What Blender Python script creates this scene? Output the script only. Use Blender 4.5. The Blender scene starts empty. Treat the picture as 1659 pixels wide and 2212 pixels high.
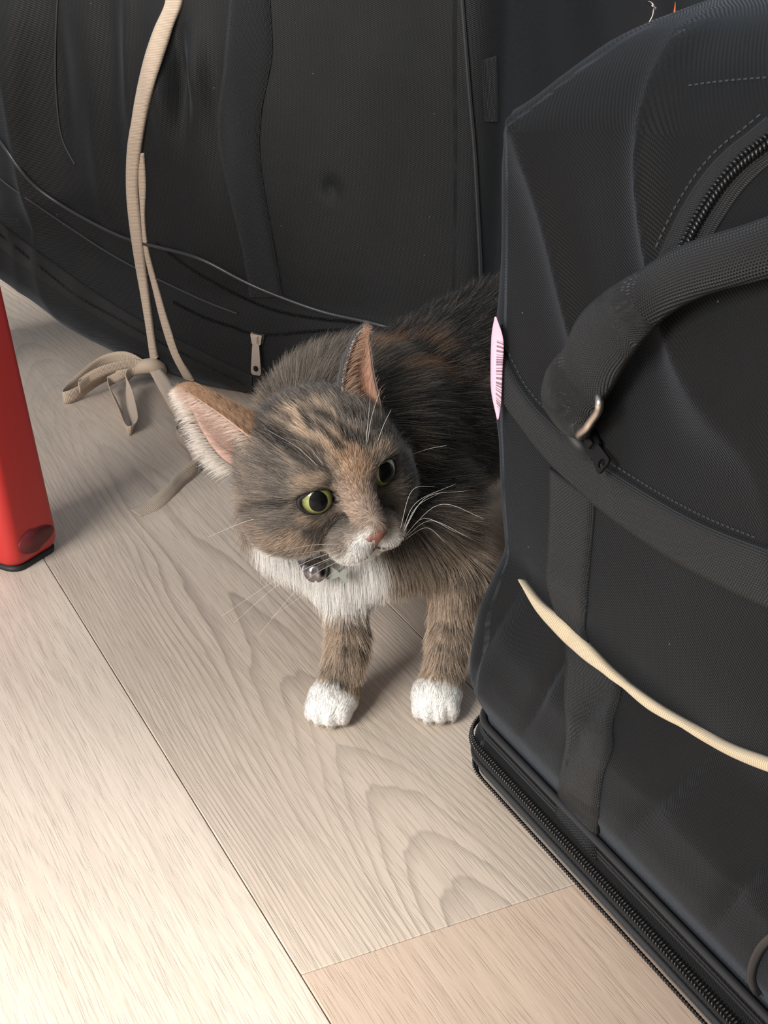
import bpy, bmesh, math, random
import numpy as np
from mathutils import Vector, Matrix
from mathutils.bvhtree import BVHTree

random.seed(7)
rng = np.random.default_rng(7)
S = bpy.context.scene
COL = S.collection

# ------------------------------------------------------------------ camera
FPX, W, H = 3320.0, 1659.0, 2212.0
PITCH = math.radians(25.4)
CAM = Vector((0, 0, 0.5))
cam_d = bpy.data.cameras.new('camera')
cam_d.sensor_fit = 'VERTICAL'
cam_d.sensor_height = 24.0
cam_d.lens = FPX / H * 24.0
cam_d.clip_start = 0.02
cam = bpy.data.objects.new('camera', cam_d)
cam.location = CAM
cam.rotation_euler = (math.pi / 2 - PITCH, 0, 0)
COL.objects.link(cam)
S.camera = cam

# ------------------------------------------------------------------ world, window light, sun, exposure
world = bpy.data.worlds.new('room_ambient')
S.world = world
world.use_nodes = True
bg = world.node_tree.nodes['Background']
bg.inputs[0].default_value = (0.80, 0.90, 1.0, 1)
bg.inputs[1].default_value = 0.50

SUN_AZ = Vector((0.5, 0.87, 0)).normalized()
sun_d = bpy.data.lights.new('sun', 'SUN')
sun_d.energy = 4.2
sun_d.angle = math.radians(5)
sun_d.color = (1.0, 0.95, 0.87)
sun = bpy.data.objects.new('sun', sun_d)
SUN_EL = math.radians(40)
sdir = Vector((SUN_AZ.x * math.cos(SUN_EL), SUN_AZ.y * math.cos(SUN_EL), -math.sin(SUN_EL)))
sun.rotation_euler = sdir.to_track_quat('-Z', 'Y').to_euler()
sun.location = (-2, -3, 3)
COL.objects.link(sun)

WIN = dict(x0=-2.0, x1=-0.80, z0=0.75, z1=1.76, y=-1.0)     # window opening in the wall behind the camera
sky_d = bpy.data.lights.new('window_skylight', 'AREA')
sky_d.shape = 'RECTANGLE'
sky_d.size = WIN['x1'] - WIN['x0']
sky_d.size_y = WIN['z1'] - WIN['z0']
sky_d.energy = 92
sky_d.color = (1.0, 0.97, 0.93)
sky = bpy.data.objects.new('window_skylight', sky_d)
sky.location = ((WIN['x0'] + WIN['x1']) / 2, WIN['y'] + 0.06, (WIN['z0'] + WIN['z1']) / 2)
sky.rotation_euler = Vector((0.42, 0.82, -0.42)).to_track_quat('-Z', 'Y').to_euler()
COL.objects.link(sky)

S.view_settings.view_transform = 'Standard'
S.view_settings.look = 'None'
S.view_settings.exposure = 0.12
S.view_settings.gamma = 1.0
S.view_settings.use_curve_mapping = False

# ------------------------------------------------------------------ helpers
SP, CP = math.sin(PITCH), math.cos(PITCH)

def ray(u, v):
    dx, dy = (u - W / 2) / FPX, (v - H / 2) / FPX
    return Vector((dx, CP - dy * SP, -SP - dy * CP))

def floor_pt(u, v, z=0.0):
    r = ray(u, v)
    return CAM + r * ((z - CAM.z) / r.z)

def depth_pt(u, v, t):
    return CAM + ray(u, v) * t

def y_pt(u, v, y):
    r = ray(u, v)
    return CAM + r * (y / r.y)

def lin(r, g, b):
    f = lambda c: (c / 255 / 12.92) if c / 255 <= 0.04045 else ((c / 255 + 0.055) / 1.055) ** 2.4
    return (f(r), f(g), f(b))

def empty(name, loc, label=None, cat=None, group=None):
    o = bpy.data.objects.new(name, None)
    o.location = loc
    o.empty_display_size = 0.05
    COL.objects.link(o)
    tag(o, label, cat, group)
    return o

def tag(o, label=None, cat=None, group=None, kind=None):
    if label: o['label'] = label
    if cat: o['category'] = cat
    if group: o['group'] = group
    if kind: o['kind'] = kind
    return o

def mesh_obj(name, verts, faces, mat, parent=None, uvs=None, smooth=True):
    """one mesh object in world coordinates; parented keeping its world place"""
    me = bpy.data.meshes.new(name)
    me.from_pydata([tuple(v) for v in verts], [], [tuple(f) for f in faces])
    if uvs is not None:
        ul = me.uv_layers.new(name='UVMap')
        vi = np.empty(len(me.loops), dtype=np.int32)
        me.loops.foreach_get('vertex_index', vi)
        ul.data.foreach_set('uv', np.asarray(uvs, dtype=np.float32)[vi].ravel())
    if smooth:
        me.polygons.foreach_set('use_smooth', [True] * len(me.polygons))
    me.materials.append(mat)
    me.update()
    o = bpy.data.objects.new(name, me)
    COL.objects.link(o)
    if parent:
        put_under(o, parent)
    return o

def wmat(p):
    m = Matrix.LocRotScale(p.location, p.rotation_euler, p.scale)
    return wmat(p.parent) @ p.matrix_parent_inverse @ m if p.parent else m

def put_under(o, p):
    o.parent = p
    o.matrix_parent_inverse = wmat(p).inverted()

def catmull(pts, n):
    pts = [Vector(p) for p in pts]
    P = [pts[0] * 2 - pts[1]] + pts + [pts[-1] * 2 - pts[-2]]
    seg = len(pts) - 1
    out = []
    for i in range(n):
        x = i / (n - 1) * seg
        k = min(int(x), seg - 1)
        t = x - k
        a, b, c, d = P[k], P[k + 1], P[k + 2], P[k + 3]
        out.append(0.5 * ((2 * b) + (c - a) * t + (2 * a - 5 * b + 4 * c - d) * t * t + (3 * b - a - 3 * c + d) * t ** 3))
    return out

def tube_geo(pts, radii, seg=10, cap=True):
    n = len(pts)
    if not hasattr(radii, '__len__'):
        radii = [radii] * n
    V, F = [], []
    up = None
    for i in range(n):
        t = (pts[min(i + 1, n - 1)] - pts[max(i - 1, 0)]).normalized()
        if up is None:
            up = Vector((0, 0, 1)) if abs(t.z) < 0.9 else Vector((1, 0, 0))
        a = (up - t * up.dot(t)).normalized()
        up = a
        b = t.cross(a)
        for k in range(seg):
            th = 2 * math.pi * k / seg
            V.append(pts[i] + (a * math.cos(th) + b * math.sin(th)) * radii[i])
    for i in range(n - 1):
        for k in range(seg):
            k2 = (k + 1) % seg
            F.append((i * seg + k, i * seg + k2, (i + 1) * seg + k2, (i + 1) * seg + k))
    if cap:
        F.append(tuple(range(seg))[::-1])
        F.append(tuple(range((n - 1) * seg, n * seg)))
    return V, F

def tube(name, pts, radii, mat, parent=None, seg=10, n=None):
    if n:
        pts = catmull(pts, n)
        if hasattr(radii, '__len__'):
            radii = list(np.interp(np.linspace(0, 1, n), np.linspace(0, 1, len(radii)), radii))
    V, F = tube_geo([Vector(p) for p in pts], radii, seg)
    uv = [(0, 0)] * len(V)
    return mesh_obj(name, V, F, mat, parent, uv)

def strip_geo(left, right, normals, thick, bow=0.0, m=8):
    """closed band between two edge polylines, with thickness along the normals"""
    n = len(left)
    V, F, UV = [], [], []
    L = 0
    for i in range(n):
        if i: L += ((left[i] + right[i]) / 2 - (left[i - 1] + right[i - 1]) / 2).length
        w = (right[i] - left[i]).length
        for side in (1, 0):
            for k in range(m):
                q = k / (m - 1)
                p = left[i].lerp(right[i], q) + normals[i][k] * (thick * side + (bow * 4 * q * (1 - q) if side else 0))
                V.append(p); UV.append((q * w, L))
    R = 2 * m
    idx = lambda i, side, k: i * R + (0 if side else m) + k
    for i in range(n - 1):
        for k in range(m - 1):
            F.append((idx(i, 1, k), idx(i, 1, k + 1), idx(i + 1, 1, k + 1), idx(i + 1, 1, k)))
            F.append((idx(i, 0, k + 1), idx(i, 0, k), idx(i + 1, 0, k), idx(i + 1, 0, k + 1)))
        F.append((idx(i, 1, 0), idx(i + 1, 1, 0), idx(i + 1, 0, 0), idx(i, 0, 0)))
        F.append((idx(i, 1, m - 1), idx(i, 0, m - 1), idx(i + 1, 0, m - 1), idx(i + 1, 1, m - 1)))
    for i in (0, n - 1):
        for k in range(m - 1):
            f = (idx(i, 1, k), idx(i, 0, k), idx(i, 0, k + 1), idx(i, 1, k + 1))
            F.append(f if i == 0 else f[::-1])
    return V, F, UV

def ribbon(name, ctr, across, width, thick, mat, parent=None, n=80):
    """thin woven ribbon: centre line and across-directions (both smoothed), tiny thickness"""
    C = catmull(ctr, n)
    A = catmull(across, n)
    Wd = np.interp(np.linspace(0, 1, n), np.linspace(0, 1, len(width)), width) if hasattr(width, '__len__') else [width] * n
    left, right, nor = [], [], []
    for i in range(n):
        t = (C[min(i + 1, n - 1)] - C[max(i - 1, 0)]).normalized()
        a = (A[i] - t * A[i].dot(t)).normalized()
        left.append(C[i] - a * Wd[i] / 2); right.append(C[i] + a * Wd[i] / 2)
        nor.append([t.cross(a)] * 4)
    V, F, UV = strip_geo(left, right, nor, thick, 0, 4)
    return mesh_obj(name, V, F, mat, parent, UV)

# ------------------------------------------------------------------ node helpers
def new_mat(name):
    m = bpy.data.materials.new(name)
    m.use_nodes = True
    nt = m.node_tree
    return m, nt, nt.nodes['Principled BSDF']

def N(nt, typ, **kw):
    n = nt.nodes.new(typ)
    for k, v in kw.items():
        if k.startswith('i_'):
            key = k[2:].replace('_', ' ')
            n.inputs[key].default_value = v
        else:
            setattr(n, k, v)
    return n

def math_n(nt, op, a, b=None, c=None):
    n = nt.nodes.new('ShaderNodeMath'); n.operation = op
    for i, x in enumerate((a, b, c)):
        if x is None: continue
        if isinstance(x, (int, float)): n.inputs[i].default_value = x
        else: nt.links.new(x, n.inputs[i])
    return n.outputs[0]

def ramp(nt, fac, stops, interp='LINEAR'):
    n = nt.nodes.new('ShaderNodeValToRGB')
    n.color_ramp.interpolation = interp
    e = n.color_ramp.elements
    while len(e) < len(stops): e.new(0.5)
    for k, (p, c) in enumerate(stops):
        e[k].position = p
        e[k].color = (*c, 1) if len(c) == 3 else c
    nt.links.new(fac, n.inputs[0])
    return n.outputs[0]

def mix_rgb(nt, fac, a, b, blend='MIX'):
    n = nt.nodes.new('ShaderNodeMix'); n.data_type = 'RGBA'; n.blend_type = blend
    for sock, x in ((n.inputs[0], fac), (n.inputs[6], a), (n.inputs[7], b)):
        if isinstance(x, (int, float)): sock.default_value = x
        elif isinstance(x, tuple): sock.default_value = (*x, 1) if len(x) == 3 else x
        else: nt.links.new(x, sock)
    return n.outputs[2]

def bump(nt, bsdf, height, strength, dist):
    b = nt.nodes.new('ShaderNodeBump')
    b.inputs['Strength'].default_value = strength
    b.inputs['Distance'].default_value = dist
    nt.links.new(height, b.inputs['Height'])
    nt.links.new(b.outputs[0], bsdf.inputs['Normal'])
    return b

def uvsep(nt):
    tc = nt.nodes.new('ShaderNodeTexCoord')
    sp = nt.nodes.new('ShaderNodeSeparateXYZ')
    nt.links.new(tc.outputs['UV'], sp.inputs[0])
    return tc, sp.outputs[0], sp.outputs[1]

def plain(name, col, rough=0.5, metal=0.0, **kw):
    m, nt, b = new_mat(name)
    b.inputs['Base Color'].default_value = (*col, 1)
    b.inputs['Roughness'].default_value = rough
    b.inputs['Metallic'].default_value = metal
    for k, v in kw.items(): b.inputs[k.replace('_', ' ')].default_value = v
    # faint surface variation
    nz = N(nt, 'ShaderNodeTexNoise', i_Scale=300.0, i_Detail=2.0)
    bump(nt, b, nz.outputs[0], 0.08, 0.0005)
    return m

def twill(name, col, pitch=0.0013, spec=0.16, sheen=0.10):
    """dark woven twill: fine diagonal ribs, slight slubs and dust"""
    m, nt, b = new_mat(name)
    tc, u, v = uvsep(nt)
    d = math_n(nt, 'ADD', math_n(nt, 'MULTIPLY', u, 0.45), math_n(nt, 'MULTIPLY', v, 0.9))
    ribs = math_n(nt, 'SINE', math_n(nt, 'MULTIPLY', d, 2 * math.pi / pitch))
    cross = math_n(nt, 'SINE', math_n(nt, 'MULTIPLY', u, 2 * math.pi / (pitch * 0.7)))
    hgt = math_n(nt, 'ADD', ribs, math_n(nt, 'MULTIPLY', cross, 0.35))
    nz = N(nt, 'ShaderNodeTexNoise', i_Scale=26.0, i_Detail=5.0, i_Roughness=0.6)
    nt.links.new(tc.outputs['UV'], nz.inputs['Vector'])
    c = ramp(nt, nz.outputs[0], [(0.3, tuple(x * 0.8 for x in col)), (0.7, tuple(x * 1.2 for x in col))])
    r01 = math_n(nt, 'MULTIPLY_ADD', ribs, 0.5, 0.5)
    c2 = mix_rgb(nt, r01, mix_rgb(nt, 1.0, c, (0.6, 0.6, 0.6), 'MULTIPLY'), c)
    # pale lint specks
    vo = N(nt, 'ShaderNodeTexVoronoi', i_Scale=55.0)
    nt.links.new(tc.outputs['UV'], vo.inputs['Vector'])
    speck = math_n(nt, 'LESS_THAN', vo.outputs['Distance'], 0.022)
    c3 = mix_rgb(nt, math_n(nt, 'MULTIPLY', speck, 0.35), c2, (0.35, 0.36, 0.38))
    nt.links.new(c3, b.inputs['Base Color'])
    b.inputs['Roughness'].default_value = 0.62
    b.inputs['Specular IOR Level'].default_value = spec
    b.inputs['Sheen Weight'].default_value = sheen
    b.inputs['Sheen Roughness'].default_value = 0.4
    b.inputs['Sheen Tint'].default_value = (0.75, 0.85, 1.0, 1)
    bump(nt, b, hgt, 0.5, 0.00025)
    return m

def webbing(name, col, rough=0.55, pu=0.0022, pv=0.0016, dist=0.0006, spec=0.4):
    """chunky woven strap: staggered little loops"""
    m, nt, b = new_mat(name)
    tc, u, v = uvsep(nt)
    su = math_n(nt, 'SINE', math_n(nt, 'MULTIPLY', u, 2 * math.pi / pu))
    sgn = math_n(nt, 'MULTIPLY', math_n(nt, 'SIGN', su), math.pi / 2)
    sv = math_n(nt, 'SINE', math_n(nt, 'ADD', math_n(nt, 'MULTIPLY', v, 2 * math.pi / pv), sgn))
    h = math_n(nt, 'ADD', math_n(nt, 'ABSOLUTE', su), math_n(nt, 'MULTIPLY', sv, 0.6))
    f = math_n(nt, 'MULTIPLY_ADD', h, 0.3, 0.3)
    c = mix_rgb(nt, f, tuple(x * 0.2 for x in col), tuple(x * 1.35 for x in col))
    nt.links.new(c, b.inputs['Base Color'])
    b.inputs['Roughness'].default_value = rough
    b.inputs['Specular IOR Level'].default_value = spec
    b.inputs['Sheen Weight'].default_value = 0.03
    b.inputs['Sheen Tint'].default_value = (0.75, 0.85, 1.0, 1)
    bump(nt, b, h, 0.9, dist)
    return m

def grosgrain(name, col):
    m, nt, b = new_mat(name)
    tc, u, v = uvsep(nt)
    ribs = math_n(nt, 'SINE', math_n(nt, 'MULTIPLY', v, 2 * math.pi / 0.0013))
    f = math_n(nt, 'MULTIPLY_ADD', ribs, 0.5, 0.5)
    c = mix_rgb(nt, f, tuple(x * 0.72 for x in col), col)
    nt.links.new(c, b.inputs['Base Color'])
    b.inputs['Roughness'].default_value = 0.75
    b.inputs['Sheen Weight'].default_value = 0.2
    bump(nt, b, ribs, 0.5, 0.0003)
    return m

M_TWILL = twill('black_twill', (0.0062, 0.0065, 0.0071), spec=0.26, sheen=0.15)
M_TWILL2 = twill('black_twill_panel', (0.0040, 0.0041, 0.0044))
M_WEB = webbing('black_webbing', (0.0088, 0.0091, 0.0098))
M_ZTAPE = webbing('zip_tape', (0.006, 0.006, 0.0065), pu=0.003, pv=0.001, dist=0.0003)
M_COIL = plain('zip_coil', (0.008, 0.008, 0.009), 0.32, 0.0)
M_PIPE = plain('vinyl_piping', (0.02, 0.021, 0.023), 0.34)
M_THREAD = plain('stitch_thread', (0.02, 0.02, 0.022), 0.7)
M_RIB = grosgrain('beige_grosgrain', lin(188, 168, 148))
M_CREAM = grosgrain('cream_grosgrain', lin(205, 184, 152))
M_STEEL = plain('brushed_steel', lin(205, 195, 185), 0.28, 1.0)
M_DKMETAL = plain('black_metal', (0.015, 0.015, 0.016), 0.3, 0.6)

# ------------------------------------------------------------------ wall behind the camera with its window
M_WALL = plain('wall_paint', lin(225, 222, 215), 0.9)
M_FRAME = plain('window_paint', lin(240, 240, 238), 0.5)

def box_geo(x0, x1, y0, y1, z0, z1, V, F):
    b = len(V)
    V += [(x0, y0, z0), (x1, y0, z0), (x1, y1, z0), (x0, y1, z0), (x0, y0, z1), (x1, y0, z1), (x1, y1, z1), (x0, y1, z1)]
    F += [tuple(b + i for i in f) for f in ((0, 3, 2, 1), (4, 5, 6, 7), (0, 1, 5, 4), (1, 2, 6, 5), (2, 3, 7, 6), (3, 0, 4, 7))]

V, F = [], []
w = WIN
for (a, b_, c, d) in ((-3, w['x0'], 0, 2.5), (w['x1'], 2, 0, 2.5), (w['x0'], w['x1'], 0, w['z0']), (w['x0'], w['x1'], w['z1'], 2.5)):
    box_geo(a, b_, w['y'] - 0.12, w['y'], c, d, V, F)
wall = mesh_obj('wall_back', V, F, M_WALL, smooth=False)
tag(wall, 'plain pale painted wall behind the viewer with a window opening', None, kind='structure')
V, F = [], []
fw = 0.05
for (a, b_, c, d) in ((w['x0'], w['x0'] + fw, w['z0'], w['z1']), (w['x1'] - fw, w['x1'], w['z0'], w['z1']),
                      (w['x0'] + fw, w['x1'] - fw, w['z0'], w['z0'] + fw), (w['x0'] + fw, w['x1'] - fw, w['z1'] - fw, w['z1'])):
    box_geo(a, b_, w['y'] - 0.1, w['y'] - 0.04, c, d, V, F)
win = mesh_obj('window_1', V, F, M_FRAME, smooth=False)
tag(win, 'white window frame in the wall behind the viewer', None, kind='structure')

# ------------------------------------------------------------------ laminate floor, plank by plank
def wood():
    m, nt, b = new_mat('oak_laminate')
    tc = nt.nodes.new('ShaderNodeTexCoord')
    oi = nt.nodes.new('ShaderNodeObjectInfo')
    sp = nt.nodes.new('ShaderNodeSeparateXYZ'); nt.links.new(tc.outputs['Object'], sp.inputs[0])
    X, Y = sp.outputs[0], sp.outputs[1]                # X along the plank, Y across
    off = math_n(nt, 'MULTIPLY', oi.outputs['Random'], 37.0)
    def coords(sx, sy):
        cb = nt.nodes.new('ShaderNodeCombineXYZ')
        nt.links.new(math_n(nt, 'MULTIPLY', X, sx), cb.inputs[0])
        nt.links.new(math_n(nt, 'MULTIPLY', Y, sy), cb.inputs[1])
        nt.links.new(off, cb.inputs[2])
        return cb.outputs[0]
    def noise(vec, scale, detail, rough=0.55, dist=0.0):
        n = N(nt, 'ShaderNodeTexNoise', i_Scale=scale, i_Detail=detail, i_Roughness=rough, i_Distortion=dist)
        nt.links.new(vec, n.inputs['Vector'])
        return n.outputs[0]
    # growth rings cut flat: nested tongues along the plank
    big = noise(coords(2.6, 11.0), 1.0, 1.6, 0.45)
    fine = noise(coords(10.0, 70.0), 1.0, 3.0)
    y2 = math_n(nt, 'MULTIPLY', Y, Y)
    f = math_n(nt, 'ADD', math_n(nt, 'MULTIPLY', X, -19.0), math_n(nt, 'MULTIPLY', y2, 3000.0))
    f = math_n(nt, 'ADD', f, math_n(nt, 'MULTIPLY', big, 15.0))
    f = math_n(nt, 'ADD', f, math_n(nt, 'MULTIPLY', fine, 0.9))
    ring = math_n(nt, 'FRACT', math_n(nt, 'MULTIPLY', f, 0.78))
    ringc = ramp(nt, ring, [(0.0, (0, 0, 0)), (0.5, (0.08,) * 3), (0.78, (0.7, 0.7, 0.7)), (0.86, (1, 1, 1)), (0.93, (0, 0, 0))], 'LINEAR')
    patch = noise(coords(3.0, 9.0), 1.0, 2.0)
    patchm = ramp(nt, patch, [(0.32, (0.25,) * 3), (0.6, (1, 1, 1))])
    # straight fibre and pores
    fib = noise(coords(9.0, 260.0), 1.0, 4.0, 0.6)
    pore = noise(coords(38.0, 900.0), 1.0, 2.0, 0.6)
    porec = ramp(nt, pore, [(0.52, (0, 0, 0)), (0.68, (1, 1, 1))])
    cloud = noise(coords(4.0, 10.0), 1.0, 3.0)
    tint = oi.outputs['Color']
    c = mix_rgb(nt, ramp(nt, cloud, [(0.3, (0, 0, 0)), (0.7, (1, 1, 1))]), mix_rgb(nt, 1.0, tint, (0.86, 0.85, 0.84), 'MULTIPLY'), tint)
    dark = mix_rgb(nt, 1.0, tint, (0.52, 0.50, 0.50), 'MULTIPLY')
    amount = math_n(nt, 'MULTIPLY', math_n(nt, 'MULTIPLY', ringc, patchm), math_n(nt, 'MULTIPLY', oi.outputs['Alpha'], 0.95))
    c = mix_rgb(nt, amount, c, dark)
    c = mix_rgb(nt, ramp(nt, fib, [(0.42, (0, 0, 0)), (0.72, (0.55,) * 3)]), c, mix_rgb(nt, 1.0, tint, (0.66, 0.64, 0.63), 'MULTIPLY'))
    c = mix_rgb(nt, math_n(nt, 'MULTIPLY', porec, 0.38), c, dark)
    nt.links.new(c, b.inputs['Base Color'])
    b.inputs['Roughness'].default_value = 0.42
    b.inputs['Specular IOR Level'].default_value = 0.35
    h = math_n(nt, 'SUBTRACT', math_n(nt, 'MULTIPLY', fib, 0.6), math_n(nt, 'MULTIPLY', porec, 0.8))
    bump(nt, b, h, 0.25, 0.0006)
    return m

M_WOOD = wood()
M_SUB = plain('floor_core', lin(95, 80, 68), 0.9)
A0, A1 = floor_pt(106, 1225), floor_pt(650, 2105)         # a long seam and one butt joint of the floor
DL = (A1 - A0).normalized()                               # along the planks, towards the viewer
B1 = floor_pt(1220, 1918)
DC = Vector((-DL.y, DL.x, 0))
if DC.dot(B1 - A1) < 0: DC = -DC                          # across the planks, to the right
PW, PL = 0.192, 1.28
V, F = [], []
box_geo(-2.5, 2.5, -1.0, 3.5, -0.03, -0.0085, V, F)
floor = mesh_obj('floor', V, F, M_SUB, smooth=False)
tag(floor, 'pale greige oak laminate floor of long planks', None, kind='structure')

def plank_mesh(length):
    g, bv = 0.0003, 0.0004
    V, F = [], []
    l0, l1, w0, w1 = g, length - g, g, PW - g
    rings = [(0, -0.008), (0, -bv), (bv, 0.0)]
    for ins, z in rings:
        V += [(l0 + ins, w0 + ins - PW / 2, z), (l1 - ins, w0 + ins - PW / 2, z), (l1 - ins, w1 - ins - PW / 2, z), (l0 + ins, w1 - ins - PW / 2, z)]
    for r in range(2):
        for k in range(4):
            F.append((r * 4 + k, r * 4 + (k + 1) % 4, r * 4 + 4 + (k + 1) % 4, r * 4 + 4 + k))
    F.append((8, 9, 10, 11)); F.append((3, 2, 1, 0))
    me = bpy.data.meshes.new('plank')
    me.from_pydata(V, [], F)
    me.materials.append(M_WOOD)
    me.update()
    return me

PM = plank_mesh(PL)
yaw = math.atan2(DL.y, DL.x)
tones = [lin(214, 197, 180), lin(200, 184, 168), lin(206, 190, 172), lin(196, 178, 160), lin(212, 198, 184)]
# rows counted across from the long seam A; shift says where a butt joint falls along the row
flip = 1 if (Matrix.Rotation(yaw, 3, 'Z') @ Vector((0, 1, 0))).dot(DC) > 0 else -1
for row in range(-6, 7):
    shift = {-1: 0.35, 0: 0.0, 1: 0.52, 2: -0.33}.get(row, random.uniform(-0.6, 0.6))
    for k in range(-3, 2):
        start = A1 + DL * (shift + k * PL) + DC * ((row + 0.5) * PW)
        mid = start + DL * PL / 2
        if not (-1.6 < mid.x < 1.9 and -0.6 < mid.y < 2.6):
            continue
        o = bpy.data.objects.new('plank', PM)
        COL.objects.link(o)
        o.location = start
        o.rotation_euler = (0, 0, yaw)
        t = tones[(row * 3 + k * 2) % 5]; a = random.uniform(0.1, 0.5)
        if row == 0 and k == -1: t, a = lin(204, 189, 174), 1.0
        elif row == 0 and k == 0: t, a = lin(200, 178, 160), 0.12
        elif row == -1: t, a = lin(219, 205, 190), 0.22
        o.color = (*t, a)
        put_under(o, floor)

# ------------------------------------------------------------------ soft luggage: rounded bodies with folds
class Lumps:
    """smooth pseudo-noise: a sum of random plane waves"""
    def __init__(self, seed, n, freq, aniso=(1, 1, 1)):
        r = np.random.default_rng(seed)
        self.k = r.normal(size=(n, 3)) * freq * np.array(aniso)
        self.p = r.uniform(0, 6.283, n)
    def __call__(self, P):
        return np.sin(P @ self.k.T + self.p).mean(axis=1) * math.sqrt(len(self.p)) * 0.7

def bag_body(name, corner, e, m, L, D, r, prof, top, mat, parent, shape=None, step=0.004, ncap=14, rfun=None):
    """rounded-rectangle plan swept up a side profile [(z, outset)], closed by a domed top and a flat base.
    corner: plan corner; e: along the seen face; m: inwards. shape(P, s, z, n) moves vertices."""
    e, m = Vector(e).normalized(), Vector(m).normalized()
    nst = (max(2, int((L - 2 * r) / step)), max(2, int((D - 2 * r) / step)), max(14, int(r * 1.57 / step)))
    def perimeter(r):
        per, nor = [], []
        def straight(x0, y0, x1, y1, nx, ny, n):
            for i in range(n):
                per.append((x0 + (x1 - x0) * i / n, y0 + (y1 - y0) * i / n)); nor.append((nx, ny))
        def arcs(cx, cy, a0):
            for i in range(nst[2]):
                a = a0 + i / nst[2] * math.pi / 2
                per.append((cx + r * math.cos(a), cy + r * math.sin(a))); nor.append((math.cos(a), math.sin(a)))
        straight(r, 0, L - r, 0, 0, -1, nst[0]); arcs(L - r, r, -math.pi / 2)
        straight(L, r, L, D - r, 1, 0, nst[1]); arcs(L - r, D - r, 0)
        straight(L - r, D, r, D, 0, 1, nst[0]); arcs(r, D - r, math.pi / 2)
        straight(0, D - r, 0, r, -1, 0, nst[1]); arcs(r, r, math.pi)
        return np.array(per), np.array(nor)
    per, nor = perimeter(r)
    n = len(per)
    s_arc = np.concatenate([[0], np.cumsum(np.linalg.norm(np.diff(per, axis=0), axis=1))])
    rtop = (lambda z: r) if rfun is None else rfun
    zs, outs = zip(*prof)
    zz = np.linspace(zs[0], zs[-1], int((zs[-1] - zs[0]) / step * 1.2))
    oo = np.interp(zz, zs, outs)
    ker = np.array([1, 4, 6, 4, 1]) / 16
    oo = np.convolve(np.pad(oo, 2, mode='edge'), ker, 'valid')
    c = np.array([L / 2, D / 2])
    rings, zr, lenv = [], [], []
    acc = 0
    for i, (z, o) in enumerate(zip(zz, oo)):
        pz, nz_ = perimeter(rtop(z))
        rings.append(pz + nz_ * o); zr.append(np.full(n, z)); 
        if i: acc += math.hypot(z - zz[i - 1], o - oo[i - 1])
        lenv.append(acc)
    last = rings[-1]
    for j in range(1, ncap + 1):
        k = 1 - j / ncap
        kk = k if j < ncap else 0.004
        rings.append(c + (last - c) * kk)
        zr.append(np.full(n, zz[-1]) + top * (1 - kk ** 2.2))
        lenv.append(acc + (1 - kk) * D / 2)
    R = np.array(rings); Z = np.array(zr)
    P2 = R.reshape(-1, 2); z = Z.ravel()
    ee, mm = np.array(e), np.array(m)
    P = np.array(corner) + P2[:, :1] * ee + P2[:, 1:] * mm
    P[:, 2] = z
    nn = np.tile(nor, (len(R), 1))
    NN = nn[:, :1] * ee + nn[:, 1:] * mm
    if shape is not None:
        P = shape(P, P2, z, NN)
    uv = np.stack([np.tile(s_arc, len(R)), np.repeat(lenv, n)], axis=1)
    F = []
    nr = len(R)
    for i in range(nr - 1):
        a = i * n
        for k in range(n):
            k2 = (k + 1) % n
            F.append((a + k, a + k2, a + n + k2, a + n + k))
    F.append(tuple(range(n))[::-1])
    F.append(tuple(range((nr - 1) * n, nr * n)))
    o = mesh_obj(name, P, F, mat, parent, uv)
    tree = BVHTree.FromPolygons([tuple(p) for p in P], F)
    return o, tree

DEPTH = {}
def hit(tree, u, v):
    loc, nor, idx, dist = tree.ray_cast(CAM, ray(u, v))
    if loc is None:
        loc, nor, idx, dist = tree.find_nearest(depth_pt(u, v, DEPTH.get(id(tree), 0.9)))
    if nor.dot(loc - CAM) > 0: nor = -nor
    return loc, nor

def smooth_list(a, k=3):
    out = []
    for i in range(len(a)):
        s = Vector((0, 0, 0)); c = 0
        for j in range(max(0, i - k), min(len(a), i + k + 1)):
            s += a[j]; c += 1
        out.append(s / c)
    return out

def curve2(pts, n):
    return catmull([Vector((p[0], p[1], 0)) for p in pts], n)

def path_on(tree, px, n, off=0.0, sm=2):
    if callable(px):                                       # a path running round the body at a set height
        pts, nors = zip(*[px(i / (n - 1)) for i in range(n)])
        nors = [x.normalized() for x in smooth_list(nors, 3)]
        return [p + q * off for p, q in zip(smooth_list(pts, 1), nors)], nors
    pts, nors = [], []
    for p in curve2(px, n):
        a, b = hit(tree, p.x, p.y)
        pts.append(a); nors.append(b)
    nors = [x.normalized() for x in smooth_list(nors, 4)]
    pts = smooth_list(pts, sm)
    return [p + q * off for p, q in zip(pts, nors)], nors

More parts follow.
